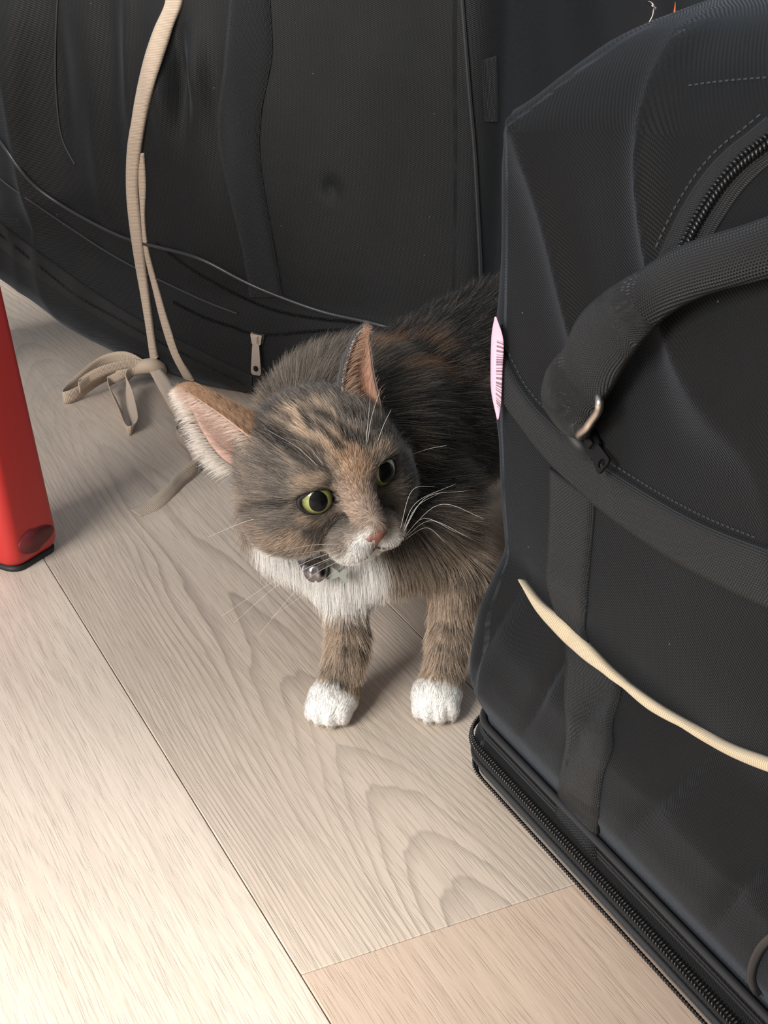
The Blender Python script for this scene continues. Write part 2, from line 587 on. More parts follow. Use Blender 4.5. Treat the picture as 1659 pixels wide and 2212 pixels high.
def band_on(name, tree, la, lb, mat, parent, thick=0.0015, n=70, m=10, off=0.0004, bow=0.0, lift=None):
    """a strap sewn on a soft surface, lying between two traced edges"""
    ea, eb = curve2(la, n), curve2(lb, n)
    rows, nrows = [], []
    for i in range(n):
        row, nr = [], []
        for k in range(m):
            q = k / (m - 1)
            p = ea[i].lerp(eb[i], q)
            a, b = hit(tree, p.x, p.y)
            row.append(a); nr.append(b)
        rows.append(row); nrows.append(nr)
    V, F, UV = [], [], []
    Lacc = 0
    for i in range(n):
        if i: Lacc += (rows[i][m // 2] - rows[i - 1][m // 2]).length
        wacc = 0
        for k in range(m):
            i0, i1 = max(0, i - 2), min(n, i + 3)
            nv = Vector((0, 0, 0))
            for ii in range(i0, i1): nv += nrows[ii][k]
            nv.normalize()
            if k: wacc += (rows[i][k] - rows[i][k - 1]).length
            q = k / (m - 1)
            ex = lift[0](i / (n - 1)) if lift else 0
            edge = 1 - abs(2 * q - 1) ** 8
            V.append(rows[i][k] + nv * (off + ex + (thick + bow * 4 * q * (1 - q)) * (0.35 + 0.65 * edge)))
            V.append(rows[i][k] + nv * (ex - 0.001))
            UV += [(wacc, Lacc)] * 2
    ix = lambda i, k, s: (i * m + k) * 2 + s
    for i in range(n - 1):
        for k in range(m - 1):
            F.append((ix(i, k, 0), ix(i, k + 1, 0), ix(i + 1, k + 1, 0), ix(i + 1, k, 0)))
            F.append((ix(i, k, 1), ix(i + 1, k, 1), ix(i + 1, k + 1, 1), ix(i, k + 1, 1)))
        F.append((ix(i, 0, 0), ix(i + 1, 0, 0), ix(i + 1, 0, 1), ix(i, 0, 1)))
        F.append((ix(i, m - 1, 0), ix(i, m - 1, 1), ix(i + 1, m - 1, 1), ix(i + 1, m - 1, 0)))
    for i in (0, n - 1):
        for k in range(m - 1):
            F.append((ix(i, k, 0), ix(i, k, 1), ix(i, k + 1, 1), ix(i, k + 1, 0)))
    return mesh_obj(name, V, F, mat, parent, UV)

def zip_coil(name, tree, px, parent, r=0.0022, pitch=0.0021, n=90, off=0.001):
    """two rows of nylon coil loops along a path"""
    pts, nors = path_on(tree, px, n, off)
    seg = [0]
    for i in range(1, n): seg.append(seg[-1] + (pts[i] - pts[i - 1]).length)
    total = seg[-1]
    V, F = [], []
    k = 0
    for step_i in range(int(total / pitch)):
        d = step_i * pitch
        while k < n - 2 and seg[k + 1] < d: k += 1
        q = (d - seg[k]) / max(seg[k + 1] - seg[k], 1e-9)
        p = pts[k].lerp(pts[k + 1], q); nn = nors[k]
        t = (pts[k + 1] - pts[k]).normalized()
        a = t.cross(nn).normalized()
        for sgn in (-1, 1):
            base = len(V)
            c = p + a * sgn * r * 0.62 + t * (pitch * 0.5 if sgn > 0 else 0)
            ang = 0.45 * sgn
            al = (a * math.cos(ang) + t * math.sin(ang)).normalized()
            tl = nn.cross(al).normalized()
            # little rounded bead, an octahedral lozenge with six sides
            for (x, y) in ((-1, 0), (-0.5, 0.8), (0.5, 0.8), (1, 0), (0.5, -0.8), (-0.5, -0.8)):
                V.append(c + al * x * r * 0.85 + tl * y * pitch * 0.42)
            V.append(c + nn * r * 0.75 + al * r * 0.2); V.append(c - nn * r * 0.3)
            for j in range(6):
                F.append((base + j, base + (j + 1) % 6, base + 6)); F.append((base + (j + 1) % 6, base + j, base + 7))
    o = mesh_obj(name, V, F, M_COIL, parent, [(0, 0)] * len(V))
    tag(o, kind='stuff')
    return o

def piping(name, tree, px, parent, r=0.0016, mat=None, n=80, off=None):
    pts, nors = path_on(tree, px, n, r * 0.5 if off is None else off)
    V, F = tube_geo(pts, r, 10)
    return mesh_obj(name, V, F, mat or M_PIPE, parent, [(0, 0)] * len(V))

def stitches(name, tree, px, parent, n=60, ln=0.0022, gap=0.0012):
    """a row of sewing stitches"""
    pts, nors = path_on(tree, px, n, 0.0003)
    V, F = [], []
    seg = [0]
    for i in range(1, n): seg.append(seg[-1] + (pts[i] - pts[i - 1]).length)
    d, k = 0.0, 0
    while d + ln < seg[-1]:
        while k < n - 2 and seg[k + 1] < d: k += 1
        t = (pts[k + 1] - pts[k]).normalized(); p = pts[k] + t * (d - seg[k])
        a = t.cross(nors[k]).normalized() * 0.0004
        b = len(V)
        V += [p - a, p + a, p + t * ln + a, p + t * ln - a, p + t * ln / 2 + nors[k] * 0.0006]
        F += [(b, b + 1, b + 4), (b + 1, b + 2, b + 4), (b + 2, b + 3, b + 4), (b + 3, b, b + 4)]
        d += ln + gap
    o = mesh_obj(name, V, F, M_THREAD, parent, [(0, 0)] * len(V))
    tag(o, kind='stuff')
    return o

# ---------------- the big bag at the back
d2 = Vector((0.88, -0.475, 0)).normalized()
C0 = Vector((-0.172, 1.306, 0)) + d2 * 0.285
e2, m2 = -d2, Vector((0.475, 0.88, 0)).normalized()
lump1, lump2, lump3 = Lumps(1, 9, 9.0, (1, 1, 0.8)), Lumps(2, 10, 26, (1, 1, 0.6)), Lumps(3, 10, 60, (1, 1, 0.5))

def shape_back(P, P2, z, NN):
    s, q = P2[:, 0], P2[:, 1]
    front = np.clip(1 - q / 0.12, 0, 1)
    out = 0.014 * np.sin(np.clip(s / 0.8, 0, 1) * math.pi) * np.sin(np.clip(z / 0.5, 0, 1) * math.pi)
    out += 0.006 * lump1(P) + 0.0032 * lump2(P)
    rid = 1 - np.abs(lump2(P * np.array([1.3, 1.3, 0.6]) + 3.1))
    left = np.clip((s - 0.22) / 0.2, 0, 1)
    out += 0.011 * left * np.clip(rid, 0, 1) ** 3 * np.clip(z / 0.15, 0.2, 1)
    # dent beside the ribbon and the small dimple on the panel
    for (cs, cz, rs, rz, dep) in ((0.268, 0.280, 0.008, 0.036, -0.013), (0.252, 0.288, 0.010, 0.030, 0.009), (0.286, 0.265, 0.010, 0.045, 0.008), (0.235, 0.24, 0.012, 0.05, -0.006), (0.40, 0.26, 0.016, 0.08, -0.009), (0.44, 0.22, 0.02, 0.09, 0.008), (0.36, 0.20, 0.012, 0.07, 0.006), (0.34, 0.30, 0.014, 0.05, -0.007), (0.136, 0.204, 0.006, 0.008, -0.007)):
        out += dep * np.exp(-((s - cs) / rs) ** 2 - ((z - cz) / rz) ** 2)
    P = P + NN * out[:, None]
    lift = 0.052 * (np.clip(s - 0.25, 0, None) / 0.23) ** 2
    P[:, 2] += np.minimum(lift, 0.16) * np.clip(1 - z / 0.6, 0, 1)
    return P

bag_b = empty('duffel_bag', C0 + m2 * 0.25 + e2 * 0.4, 'big black duffel bag filling the background behind the cat, with beige ribbon', 'bag')
prof_b = [(0.0, -0.025), (0.004, -0.012), (0.012, -0.004), (0.03, 0.003), (0.06, 0.004), (0.085, 0.001), (0.10, -0.003), (0.13, 0.0), (0.3, 0.004), (0.48, 0.0), (0.54, -0.02), (0.565, -0.06)]
body_b, T_B = bag_body('body', C0, e2, m2, 0.80, 0.80, 0.03, prof_b, 0.03, M_TWILL, bag_b, shape_back, rfun=lambda z: 0.03 + 0.05 * min(max((z - 0.45) / 0.11, 0), 1))
DEPTH[id(T_B)] = 1.40

band_on('webbing_strap', T_B, [(500, -60), (495, 20), (484, 140), (470, 260), (478, 350), (500, 440), (524, 540), (540, 640)],
        [(582, -60), (585, 20), (588, 120), (566, 240), (562, 330), (575, 430), (595, 540), (612, 640)], M_WEB, bag_b, 0.0018)
piping('piping', T_B, [(-40, 260), (0, 300), (60, 385), (130, 440), (250, 505), (330, 530), (430, 556), (520, 603), (600, 638), (700, 674), (790, 694), (860, 712)], bag_b, 0.0019)
piping('corner_piping', T_B, [(996, -40), (1003, 60), (1014, 200), (1025, 330), (1031, 450), (1036, 560), (1038, 640)], bag_b, 0.0017)
zip_coil('zip_teeth', T_B, [(330, 520), (420, 585), (520, 640), (600, 672), (700, 690), (800, 698)], bag_b, 0.0011, 0.0016)
zip_coil('zip_teeth', T_B, [(-30, 480), (0, 505), (80, 570), (170, 640), (260, 690), (340, 735), (440, 785), (540, 835)], bag_b, 0.0011, 0.0016)
zip_coil('zip_teeth', T_B, [(370, 650), (440, 685), (500, 705), (548, 722), (600, 722), (680, 715), (760, 712)], bag_b, 0.0011, 0.0016)
band_on('zip_tape', T_B, [(-30, 455), (80, 540), (260, 665), (440, 760), (545, 812)], [(-30, 505), (80, 598), (260, 715), (440, 808), (545, 862)], M_ZTAPE, bag_b, 0.0006)
piping('seam_cord', T_B, [(128, -40), (122, 60), (120, 150), (124, 230), (135, 300), (165, 360)], bag_b, 0.0009, M_THREAD)
piping('seam_cord', T_B, [(-40, 330), (0, 385), (120, 470), (260, 560), (420, 640), (520, 680)], bag_b, 0.0010, M_THREAD)
band_on('webbing_patch', T_B, [(1040, 130), (1042, 200), (1046, 262)], [(1072, 120), (1074, 200), (1074, 262)], M_WEB, bag_b, 0.001, n=20)

# zip slider with its steel pull tab
def pull_tab(tree, u, v, u2, v2, mat, parent, wpx=26, hole=True, name='zip_slider', face=0.0):
    a, na = hit(tree, u, v)
    na = (na * (1 - face) + (CAM - a).normalized() * face).normalized()
    b = hit(tree, u2, v2)[0] + na * 0.006
    a = a + na * 0.004
    t = (b - a).normalized(); s = t.cross(na).normalized(); nn = s.cross(t).normalized()
    if nn.dot(na) < 0: nn = -nn
    L = (b - a).length; wd = wpx / FPX * (a - CAM).length / 2
    # slider body: bridge over a base plate
    V, F = [], []
    def slab(l0, l1, w0, w1, h0, h1):
        k = len(V)
        for h in (h0, h1):
            for (l, w_) in ((l0, -w0), (l0, w0), (l1, w1), (l1, -w1)):
                V.append(a + t * l + s * w_ + nn * h)
        for f in ((0, 1, 2, 3), (7, 6, 5, 4), (0, 4, 5, 1), (1, 5, 6, 2), (2, 6, 7, 3), (3, 7, 4, 0)): F.append(tuple(k + i for i in f))
    slab(-0.0045, 0.0045, wd * 1.25, wd * 0.9, -0.003, -0.0012)
    slab(-0.0045, 0.0045, wd * 1.1, wd * 0.8, 0.0004, 0.0016)
    slab(-0.0030, 0.0034, wd * 0.35, wd * 0.35, 0.0016, 0.0036)
    sl = mesh_obj(name, V, F, mat, parent, [(0, 0)] * len(V), smooth=False)
    # tab: rounded plate with a hole
    prof = []
    ns = 24
    V, F = [], []
    def outline(off, inner):
        pts = []
        for i in range(ns):
            th = 2 * math.pi * i / ns
            cx, cy = math.cos(th), math.sin(th)
            l = L * 0.5 * (1 + max(-1, min(1, cx * 1.25)))
            w_ = wd * (0.62 + 0.38 * (l / L)) * max(-1, min(1, cy * 1.35))
            if inner:
                l = L * 0.80 + cx * wd * 0.5; w_ = cy * wd * 0.5
            pts.append(a + t * (l + 0.003) + s * w_ + nn * (0.0012 + off))
        return pts
    for off in (0.0, 0.0011):
        V += outline(off, False); V += outline(off, True)
    for i in range(ns):
        j = (i + 1) % ns
        o0, i0, o1, i1 = 0, ns, 2 * ns, 3 * ns
        F += [(o1 + i, o1 + j, i1 + j, i1 + i), (o0 + j, o0 + i, i0 + i, i0 + j), (o0 + i, o0 + j, o1 + j, o1 + i), (i0 + j, i0 + i, i1 + i, i1 + j)]
    tb = mesh_obj('pull_tab', V, F, mat, sl, [(0, 0)] * len(V), smooth=False)
    return sl

pull_tab(T_B, 560, 730, 563, 798, M_STEEL, bag_b)

# ---------------- the bag in the foreground
K1 = Vector((0.043, 0.724, 0))
e1, m1 = Vector((0.43, -0.903, 0)).normalized(), Vector((0.903, 0.43, 0)).normalized()
lf1, lf2, lf3 = Lumps(11, 9, 12.0), Lumps(12, 10, 34, (1, 1, 0.5)), Lumps(13, 12, 80, (1, 1, 0.4))

def shape_front(P, P2, z, NN):
    s, q = P2[:, 0], P2[:, 1]
    up = np.clip((z - 0.05) / 0.05, 0, 1)
    bul = np.sin(np.clip((s + 0.03) / 0.6, 0, 1) * math.pi)
    out = up * 0.012 * bul * np.sin(np.clip(z / 0.42, 0, 1) * math.pi)
    out += up * (0.0035 * lf1(P) + 0.0018 * lf2(P))
    # hanging diagonal folds
    w_ = (s * 0.75 + z * 0.55)
    rid = np.clip(1 - np.abs(np.sin(w_ * 34 + 1.9 * lf1(P * 1.5))) * 1.05, 0, 1)
    out += up * 0.0068 * rid ** 2 * np.clip((z - 0.2) / 0.06, 0, 1)
    # radial creases below the webbing band
    rid2 = np.clip(1 - np.abs(np.sin(s * 60 - z * 22 + 1.2 * lf1(P * 2))) * 1.3, 0, 1)
    out -= up * 0.0048 * rid2 ** 2 * np.clip((0.15 - z) / 0.04, 0, 1)
    out *= np.clip((0.3925 - z) / 0.012, 0, 1)
    P = P + NN * out[:, None]
    dome = 0.051 * np.sin(np.clip((s - 0.0) / 0.55, 0, 1) * math.pi) ** 0.8
    P[:, 2] += dome * np.clip((z - 0.12) / 0.28, 0, 1) ** 1.3
    return P

bag_f = empty('duffel_bag', K1 + m1 * 0.18 + e1 * 0.3, 'black duffel bag in front with webbing handle, pink barcode sticker and double base zip', 'bag')
prof_f = [(0.0, -0.012), (0.003, -0.004), (0.008, 0.001), (0.018, 0.003), (0.03, 0.002), (0.035, -0.004), (0.039, -0.006), (0.045, -0.002), (0.06, 0.006), (0.075, 0.006), (0.105, 0.001), (0.14, -0.014),
          (0.17, -0.012), (0.205, -0.011), (0.25, -0.012), (0.30, -0.009), (0.335, -0.006), (0.352, -0.008), (0.368, -0.016), (0.382, -0.032), (0.389, -0.05), (0.392, -0.075)]
body_f, T_F = bag_body('body', K1, e1, m1, 0.60, 0.36, 0.028, prof_f, 0.004, M_TWILL2, bag_f, shape_front, step=0.0035, rfun=lambda z: 0.028 + 0.062 * min(max((z - 0.348) / 0.036, 0), 1))
DEPTH[id(T_F)] = 0.80

# sewn webbing
band_on('webbing_band', T_F, [(1086, 700), (1092, 760), (1140, 850), (1210, 925), (1290, 990), (1400, 1062), (1520, 1128), (1659, 1182), (1760, 1215)],
        [(1074, 800), (1080, 850), (1130, 925), (1190, 1000), (1280, 1085), (1380, 1160), (1500, 1235), (1659, 1312), (1760, 1350)], M_WEB, bag_f, 0.0022, n=90)
band_on('webbing_strap', T_F, [(1190, 1010), (1190, 1080), (1186, 1180), (1184, 1260), (1215, 1360), (1226, 1420), (1222, 1500), (1226, 1590), (1215, 1660), (1202, 1760)],
        [(1288, 1080), (1284, 1130), (1276, 1220), (1270, 1300), (1272, 1385), (1342, 1470), (1326, 1560), (1325, 1615), (1300, 1700), (1290, 1860)], M_WEB, bag_f, 0.002, n=80)
# padded loop handle standing off the bag
def hump(t): return 0.010 * math.sin(min(max(t, 0), 1) * math.pi) ** 0.5 + 0.002
band_on('handle', T_F, [(1760, 440), (1659, 478), (1540, 518), (1430, 580), (1330, 650), (1270, 725), (1228, 800), (1212, 860), (1240, 915)],
        [(1760, 580), (1659, 606), (1565, 636), (1480, 690), (1420, 760), (1372, 830), (1340, 872), (1315, 905), (1285, 950)], M_WEB, bag_f, 0.003, n=80, m=14, bow=0.0035, lift=(hump,))
# steel ring at the handle's foot
p0, pn = hit(T_F, 1300, 925)
def on_f(u, v, off):
    a, b = hit(T_F, u, v); return a + b * off
tube('handle_ring', [on_f(1348, 838, 0.012), on_f(1358, 848, 0.014), on_f(1362, 862, 0.015), on_f(1352, 880, 0.014), on_f(1330, 902, 0.013), on_f(1308, 918, 0.012), on_f(1293, 930, 0.009), on_f(1280, 938, 0.004)],
     0.0019, M_STEEL, bag_f, 12, 40)
tube('handle_loop', [on_f(1255, 905, 0.004), on_f(1270, 935, 0.007), on_f(1283, 960, 0.006), on_f(1292, 985, 0.002)], [0.006, 0.005, 0.004, 0.002], M_WEB, bag_f, 12, 20)
# black zip slider below it
pull_tab(T_F, 1292, 955, 1322, 1000, M_DKMETAL, bag_f, wpx=44, name='zip_slider', face=0.6)
# upper pocket zip
zc = [(1700, 278), (1659, 312), (1610, 350), (1560, 405), (1515, 475), (1482, 540), (1460, 590)]
band_on('zip_tape', T_F, [(p[0] - 42, p[1] - 26) for p in zc], [(p[0] + 34, p[1] + 22) for p in zc], M_ZTAPE, bag_f, 0.0008, n=50)
zip_coil('zip_teeth', T_F, zc, bag_f, 0.0026, 0.0021, off=0.002)
stitches('stitching', T_F, [(p[0] - 52, p[1] - 34) for p in zc], bag_f)
stitches('stitching', T_F, [(1659, 168), (1600, 172), (1540, 178), (1470, 188)], bag_f)
stitches('stitching', T_F, [(1090, 740), (1140, 838), (1210, 912), (1290, 978), (1400, 1050), (1520, 1115), (1650, 1168)], bag_f)
# double zip and piping running round the base at their own heights
def girth(z0, z1=None, a0=-0.055, a1=0.40):
    """walk round the far corner and along the seen side of the bag at height z"""
    r = 0.028
    def at(t):
        a = a0 + (a1 - a0) * t
        z = z0 if z1 is None else z0 + (z1 - z0) * t
        if a < 0:                                          # round the far corner
            th = a / r
            if th < -math.pi / 2:
                x, y, nx, ny = 0.0, r + (-a - r * math.pi / 2), -1.0, 0.0
            else:
                x, y, nx, ny = r + r * math.sin(th), r - r * math.cos(th), math.sin(th), -math.cos(th)
        else:
            x, y, nx, ny = r + a, 0.0, 0.0, -1.0
        p = K1 + e1 * x + m1 * y; p.z = z
        d = e1 * nx + m1 * ny
        loc, nor, i_, ds = T_F.ray_cast(p + d * 0.05, -d)
        if loc is None: loc, nor = p, d
        if nor.dot(d) < 0: nor = -nor
        return Vector(loc), Vector(nor)
    return at
def girth_band(name, z0, z1, mat, thick):
    fa, fb = girth(z0), girth(z1)
    n_ = 120
    A = [fa(i / (n_ - 1)) for i in range(n_)]; B = [fb(i / (n_ - 1)) for i in range(n_)]
    nors = [[(x[1] + y[1]).normalized()] * 4 for x, y in zip(A, B)]
    V, F, UV = strip_geo([x[0] - x[1] * 0.0005 for x in A], [y[0] - y[1] * 0.0005 for y in B], nors, thick + 0.0005, 0, 4)
    return mesh_obj(name, V, F, mat, bag_f, UV)
girth_band('zip_tape', 0.0190, 0.0335, M_ZTAPE, 0.0009)
girth_band('zip_tape', 0.0025, 0.0150, M_ZTAPE, 0.0009)
zip_coil('zip_teeth', T_F, girth(0.0262), bag_f, 0.0024, 0.0021, n=160, off=0.0018)
zip_coil('zip_teeth', T_F, girth(0.0085), bag_f, 0.0022, 0.0021, n=160, off=0.0018)
piping('piping', T_F, girth(0.0370), bag_f, 0.0021, n=160, off=0.0022)
piping('piping', T_F, girth(0.0170), bag_f, 0.0013, n=160, off=0.0008)
piping('pocket_piping', T_F, [(1700, 2000), (1656, 2036), (1634, 2075), (1628, 2110), (1640, 2140)], bag_f, 0.0020)

# cream ribbon tied round it
cr = empty('ribbon_tie', on_f(1400, 1520, 0), 'narrow cream ribbon tied across the lower half of the front bag', 'ribbon')
band_on('band', T_F, [(1134, 1250), (1175, 1300), (1230, 1345), (1280, 1395), (1340, 1455), (1420, 1515), (1500, 1562), (1580, 1605), (1659, 1634), (1760, 1670)],
        [(1136, 1258), (1168, 1318), (1215, 1372), (1272, 1425), (1335, 1470), (1415, 1535), (1495, 1576), (1575, 1620), (1659, 1656), (1760, 1690)], M_CREAM, cr, 0.0012, n=110, m=6, off=0.003)

# pink barcode sticker on the far edge: paper with printed bars
def sticker_mat():
    m, nt, b = new_mat('pink_sticker_paper')
    tc, u, v = uvsep(nt)
    cb = N(nt, 'ShaderNodeCombineXYZ'); nt.links.new(v, cb.inputs[0])
    wn = N(nt, 'ShaderNodeTexNoise', i_Scale=900.0, i_Detail=0.0); wn.noise_dimensions = '1D'
    nt.links.new(v, wn.inputs['W'])
    bars = math_n(nt, 'GREATER_THAN', wn.outputs[0], 0.5)
    inside = math_n(nt, 'MULTIPLY', math_n(nt, 'GREATER_THAN', u, 0.0032), math_n(nt, 'LESS_THAN', u, 0.0105))
    inside = math_n(nt, 'MULTIPLY', inside, math_n(nt, 'MULTIPLY', math_n(nt, 'GREATER_THAN', v, 0.012), math_n(nt, 'LESS_THAN', v, 0.047)))
    c = mix_rgb(nt, math_n(nt, 'MULTIPLY', math_n(nt, 'MULTIPLY', bars, inside), 0.75), lin(218, 176, 194), lin(60, 50, 58))
    nt.links.new(c, b.inputs['Base Color'])
    b.inputs['Roughness'].default_value = 0.45
    return m
def stk(u, v, du=0.0):
    p = hit(T_F, max(u, 1096), v)[0]
    t = (p - CAM).dot(Vector((0, CP, -SP))) - 0.003
    return depth_pt(u, v, t + du)
sl_ = [stk(1070, 684), stk(1063, 725, 0.003), stk(1061, 800, 0.003), stk(1063, 850, 0.003), stk(1075, 906)]
sr_ = [stk(1073, 684), stk(1088, 735, -0.001), stk(1086, 800, -0.001), stk(1083, 870, -0.001), stk(1078, 906)]
a_, b_2 = catmull(sl_, 30), catmull(sr_, 30)
nrm = [[Vector((-0.8, -0.6, 0.1)).normalized()] * 5 for _ in range(30)]
V, F, UV = strip_geo(a_, b_2, nrm, 0.0004, 0, 5)
stick = mesh_obj('barcode_sticker', V, F, sticker_mat(), None, UV)
tag(stick, 'small pink barcode sticker on the far edge of the front bag', 'sticker')

# ---------------- things peeping over the front bag
hk = Vector(hit(T_B, 1398, 16)[0]) + hit(T_B, 1398, 16)[1] * 0.003
HKS = (hk - CAM).length / 0.98
def cam_off(p, dx, dy, dz=0): return p + (Vector((dx, 0, 0)) + Vector((0, SP, CP)) * dy + Vector((0, -CP, SP)) * dz) * HKS
ring_e = empty('metal_clip', hk, 'small shiny steel clip in the dark gap above the front bag', 'clip')
pts = [cam_off(hk, -0.0040, 0.0035), cam_off(hk, -0.0010, 0.0032, 0.001), cam_off(hk, 0.0012, 0.001, 0.002), cam_off(hk, 0.0016, -0.002, 0.001), cam_off(hk, 0.0008, -0.006), cam_off(hk, -0.003, -0.012, -0.002)]
tube('hook', pts, [0.0005, 0.0009, 0.0010, 0.0009, 0.0007, 0.0006], M_STEEL, ring_e, 8, 24)
V, F = tube_geo(catmull([cam_off(hk, 0.0, 0.001, 0.001), cam_off(hk, 0.001, 0.0, 0.002), cam_off(hk, 0.003, -0.001, 0.001)], 8), 0.0012, 8)
mesh_obj('swivel', V, F, M_STEEL, ring_e)
og = Vector(hit(T_B, 1441, 40)[0]) + hit(T_B, 1441, 40)[1] * 0.003
orange = empty('orange_tassel', og, 'orange pointed fabric tips just showing above the front bag', 'tassel')
M_ORANGE = plain('orange_felt', lin(235, 120, 70), 0.8)
for (dx, hgt, lean) in ((-0.0042, 0.0075, 0.001), (0.0018, 0.0105, 0.0015)):
    b0 = cam_off(og, dx, -0.014)
    tube('tip', [b0, cam_off(b0, lean * 0.2, 0.010), cam_off(b0, lean, 0.014 + hgt)], [0.003, 0.0022, 0.0002], M_ORANGE, orange, 8, 14)
tube('binding', [cam_off(og, -0.006, -0.013), cam_off(og, 0.0, -0.0142), cam_off(og, 0.007, -0.013)], [0.002, 0.0035, 0.002], M_ORANGE, orange, 8, 12)

# ------------------------------------------------------------------ beige ribbon tied round the back bag
rb = empty('ribbon_tie', floor_pt(330, 800), 'beige ribbon hanging down the back bag, tied in a loose bow on the floor', 'ribbon')
def on_b(u, v, off):
    a, b = hit(T_B, u, v); return a + b * off
band_on('band', T_B, [(350, -60), (362, 0), (336, 70), (304, 180), (284, 290), (278, 390), (284, 480), (300, 590), (318, 700), (328, 770)],
        [(382, -60), (396, 0), (370, 70), (335, 180), (311, 290), (300, 390), (306, 480), (318, 590), (332, 700), (343, 770)], M_RIB, rb, 0.001, n=110, m=6, off=0.003)
band_on('under_band', T_B, [(296, 330), (301, 400), (306, 470), (312, 540), (330, 620), (350, 700), (372, 765), (398, 815)],
        [(312, 330), (316, 400), (314, 470), (322, 540), (343, 620), (366, 700), (390, 768), (420, 820)], M_RIB, rb, 0.001, n=90, m=6, off=0.001)
kn = floor_pt(322, 792, 0.022)
# the knot: a fat wrap
tube('knot', [kn + Vector((-0.012, -0.002, -0.004)), kn + Vector((-0.004, -0.006, 0.002)), kn + Vector((0.004, -0.006, 0.003)), kn + Vector((0.010, -0.001, -0.001)), kn + Vector((0.013, 0.003, -0.006))],
     [0.003, 0.0065, 0.007, 0.006, 0.003], M_RIB, rb, 14, 24)
def fp(u, v, z): return floor_pt(u, v, z)
up = Vector((0, 0, 1))
ribbon('bow_loop', [fp(318, 790, 0.024), fp(270, 772, 0.030), fp(215, 785, 0.024), fp(160, 832, 0.010), fp(137, 858, 0.006), fp(165, 850, 0.008), fp(225, 812, 0.014), fp(290, 796, 0.019), fp(318, 796, 0.02)],
       [up, up, up + Vector((0.1, -0.3, 0)), up, up, up, up + Vector((0, -.3, 0)), up, up], [0.006, 0.011, 0.012, 0.012, 0.011, 0.012, 0.013, 0.011, 0.006], 0.0007, M_RIB, rb, 110)
ribbon('bow_loop', [fp(310, 800, 0.02), fp(262, 790, 0.024), fp(205, 815, 0.018), fp(172, 838, 0.014), fp(178, 826, 0.016), fp(225, 800, 0.024), fp(285, 785, 0.027), fp(312, 790, 0.024)],
       [up] * 8, [0.006, 0.010, 0.011, 0.010, 0.010, 0.010, 0.009, 0.006], 0.0007, M_RIB, rb, 90)
ribbon('bow_loop', [fp(308, 800, 0.020), fp(262, 810, 0.018), fp(236, 826, 0.012), fp(244, 850, 0.008), fp(262, 890, 0.004), fp(276, 930, 0.004), fp(290, 915, 0.005), fp(280, 860, 0.010), fp(272, 822, 0.016), fp(285, 802, 0.020), fp(312, 800, 0.02)],
       [up, up, up, up + Vector((-.5, 0, 0)), up + Vector((-.5, 0, 0)), up, up + Vector((.6, 0, 0)), up + Vector((.6, 0, 0)), up, up, up], [0.006, 0.010, 0.010, 0.010, 0.010, 0.009, 0.012, 0.012, 0.011, 0.010, 0.006], 0.0007, M_RIB, rb, 120)
ribbon('tail', [fp(330, 792, 0.022), fp(355, 830, 0.020), fp(378, 870, 0.016), fp(392, 900, 0.011), fp(382, 935, 0.007), fp(405, 962, 0.006), fp(424, 990, 0.008), fp(428, 1003, 0.008), fp(395, 1030, 0.006), fp(372, 1058, 0.004), fp(335, 1090, 0.002), fp(292, 1108, 0.001)],
       [Vector((1, .2, .2)), Vector((1, .2, .2)), Vector((1, .2, .3)), Vector((.8, .1, .7)), up, up, Vector((.3, .1, 1)), Vector((.2, .4, 1)), Vector((-.2, .7, .8)), Vector((-.2, .6, .6)), Vector((-.2, .9, .3)), Vector((.3, .9, .05))],
       [0.010, 0.013, 0.013, 0.012, 0.010, 0.010, 0.012, 0.012, 0.011, 0.011, 0.013, 0.014], 0.0007, M_RIB, rb, 140)

# ------------------------------------------------------------------ red plastic stool, one splayed leg in view
def red_mat():
    m, nt, b = new_mat('red_plastic')
    b.inputs['Base Color'].default_value = (*lin(182, 46, 43), 1)
    b.inputs['Roughness'].default_value = 0.42
    b.inputs['Subsurface Weight'].default_value = 0.25
    b.inputs['Subsurface Radius'].default_value = (0.02, 0.004, 0.003)
    b.inputs['Subsurface Scale'].default_value = 0.4
    nz = N(nt, 'ShaderNodeTexNoise', i_Scale=120.0, i_Detail=2.0)
    bump(nt, b, nz.outputs[0], 0.05, 0.0005)
    return m
M_RED = red_mat()
M_RUB = plain('black_rubber', (0.01, 0.01, 0.01), 0.6)
M_DKRED = plain('dark_red_plug', lin(96, 26, 30), 0.5)

def rsquare(cx, cy, half, rad, ang, n=8):
    pts = []
    for k, (sx, sy) in enumerate(((1, 1), (-1, 1), (-1, -1), (1, -1))):
        for i in range(n + 1):
            a = k * math.pi / 2 + i / n * math.pi / 2
            x = sx * (half - rad) + rad * math.cos(a); y = sy * (half - rad) + rad * math.sin(a)
            pts.append((cx + x * math.cos(ang) - y * math.sin(ang), cy + x * math.sin(ang) + y * math.cos(ang)))
    return pts

def loft(name, rings, mat, parent, smooth=True):
    n = len(rings[0]); V = [p for r_ in rings for p in r_]; F = []
    for i in range(len(rings) - 1):
        for k in range(n):
            F.append((i * n + k, i * n + (k + 1) % n, (i + 1) * n + (k + 1) % n, (i + 1) * n + k))
    F.append(tuple(range(n))[::-1]); F.append(tuple(range((len(rings) - 1) * n, len(rings) * n)))
    return mesh_obj(name, V, F, mat, parent, smooth=smooth)

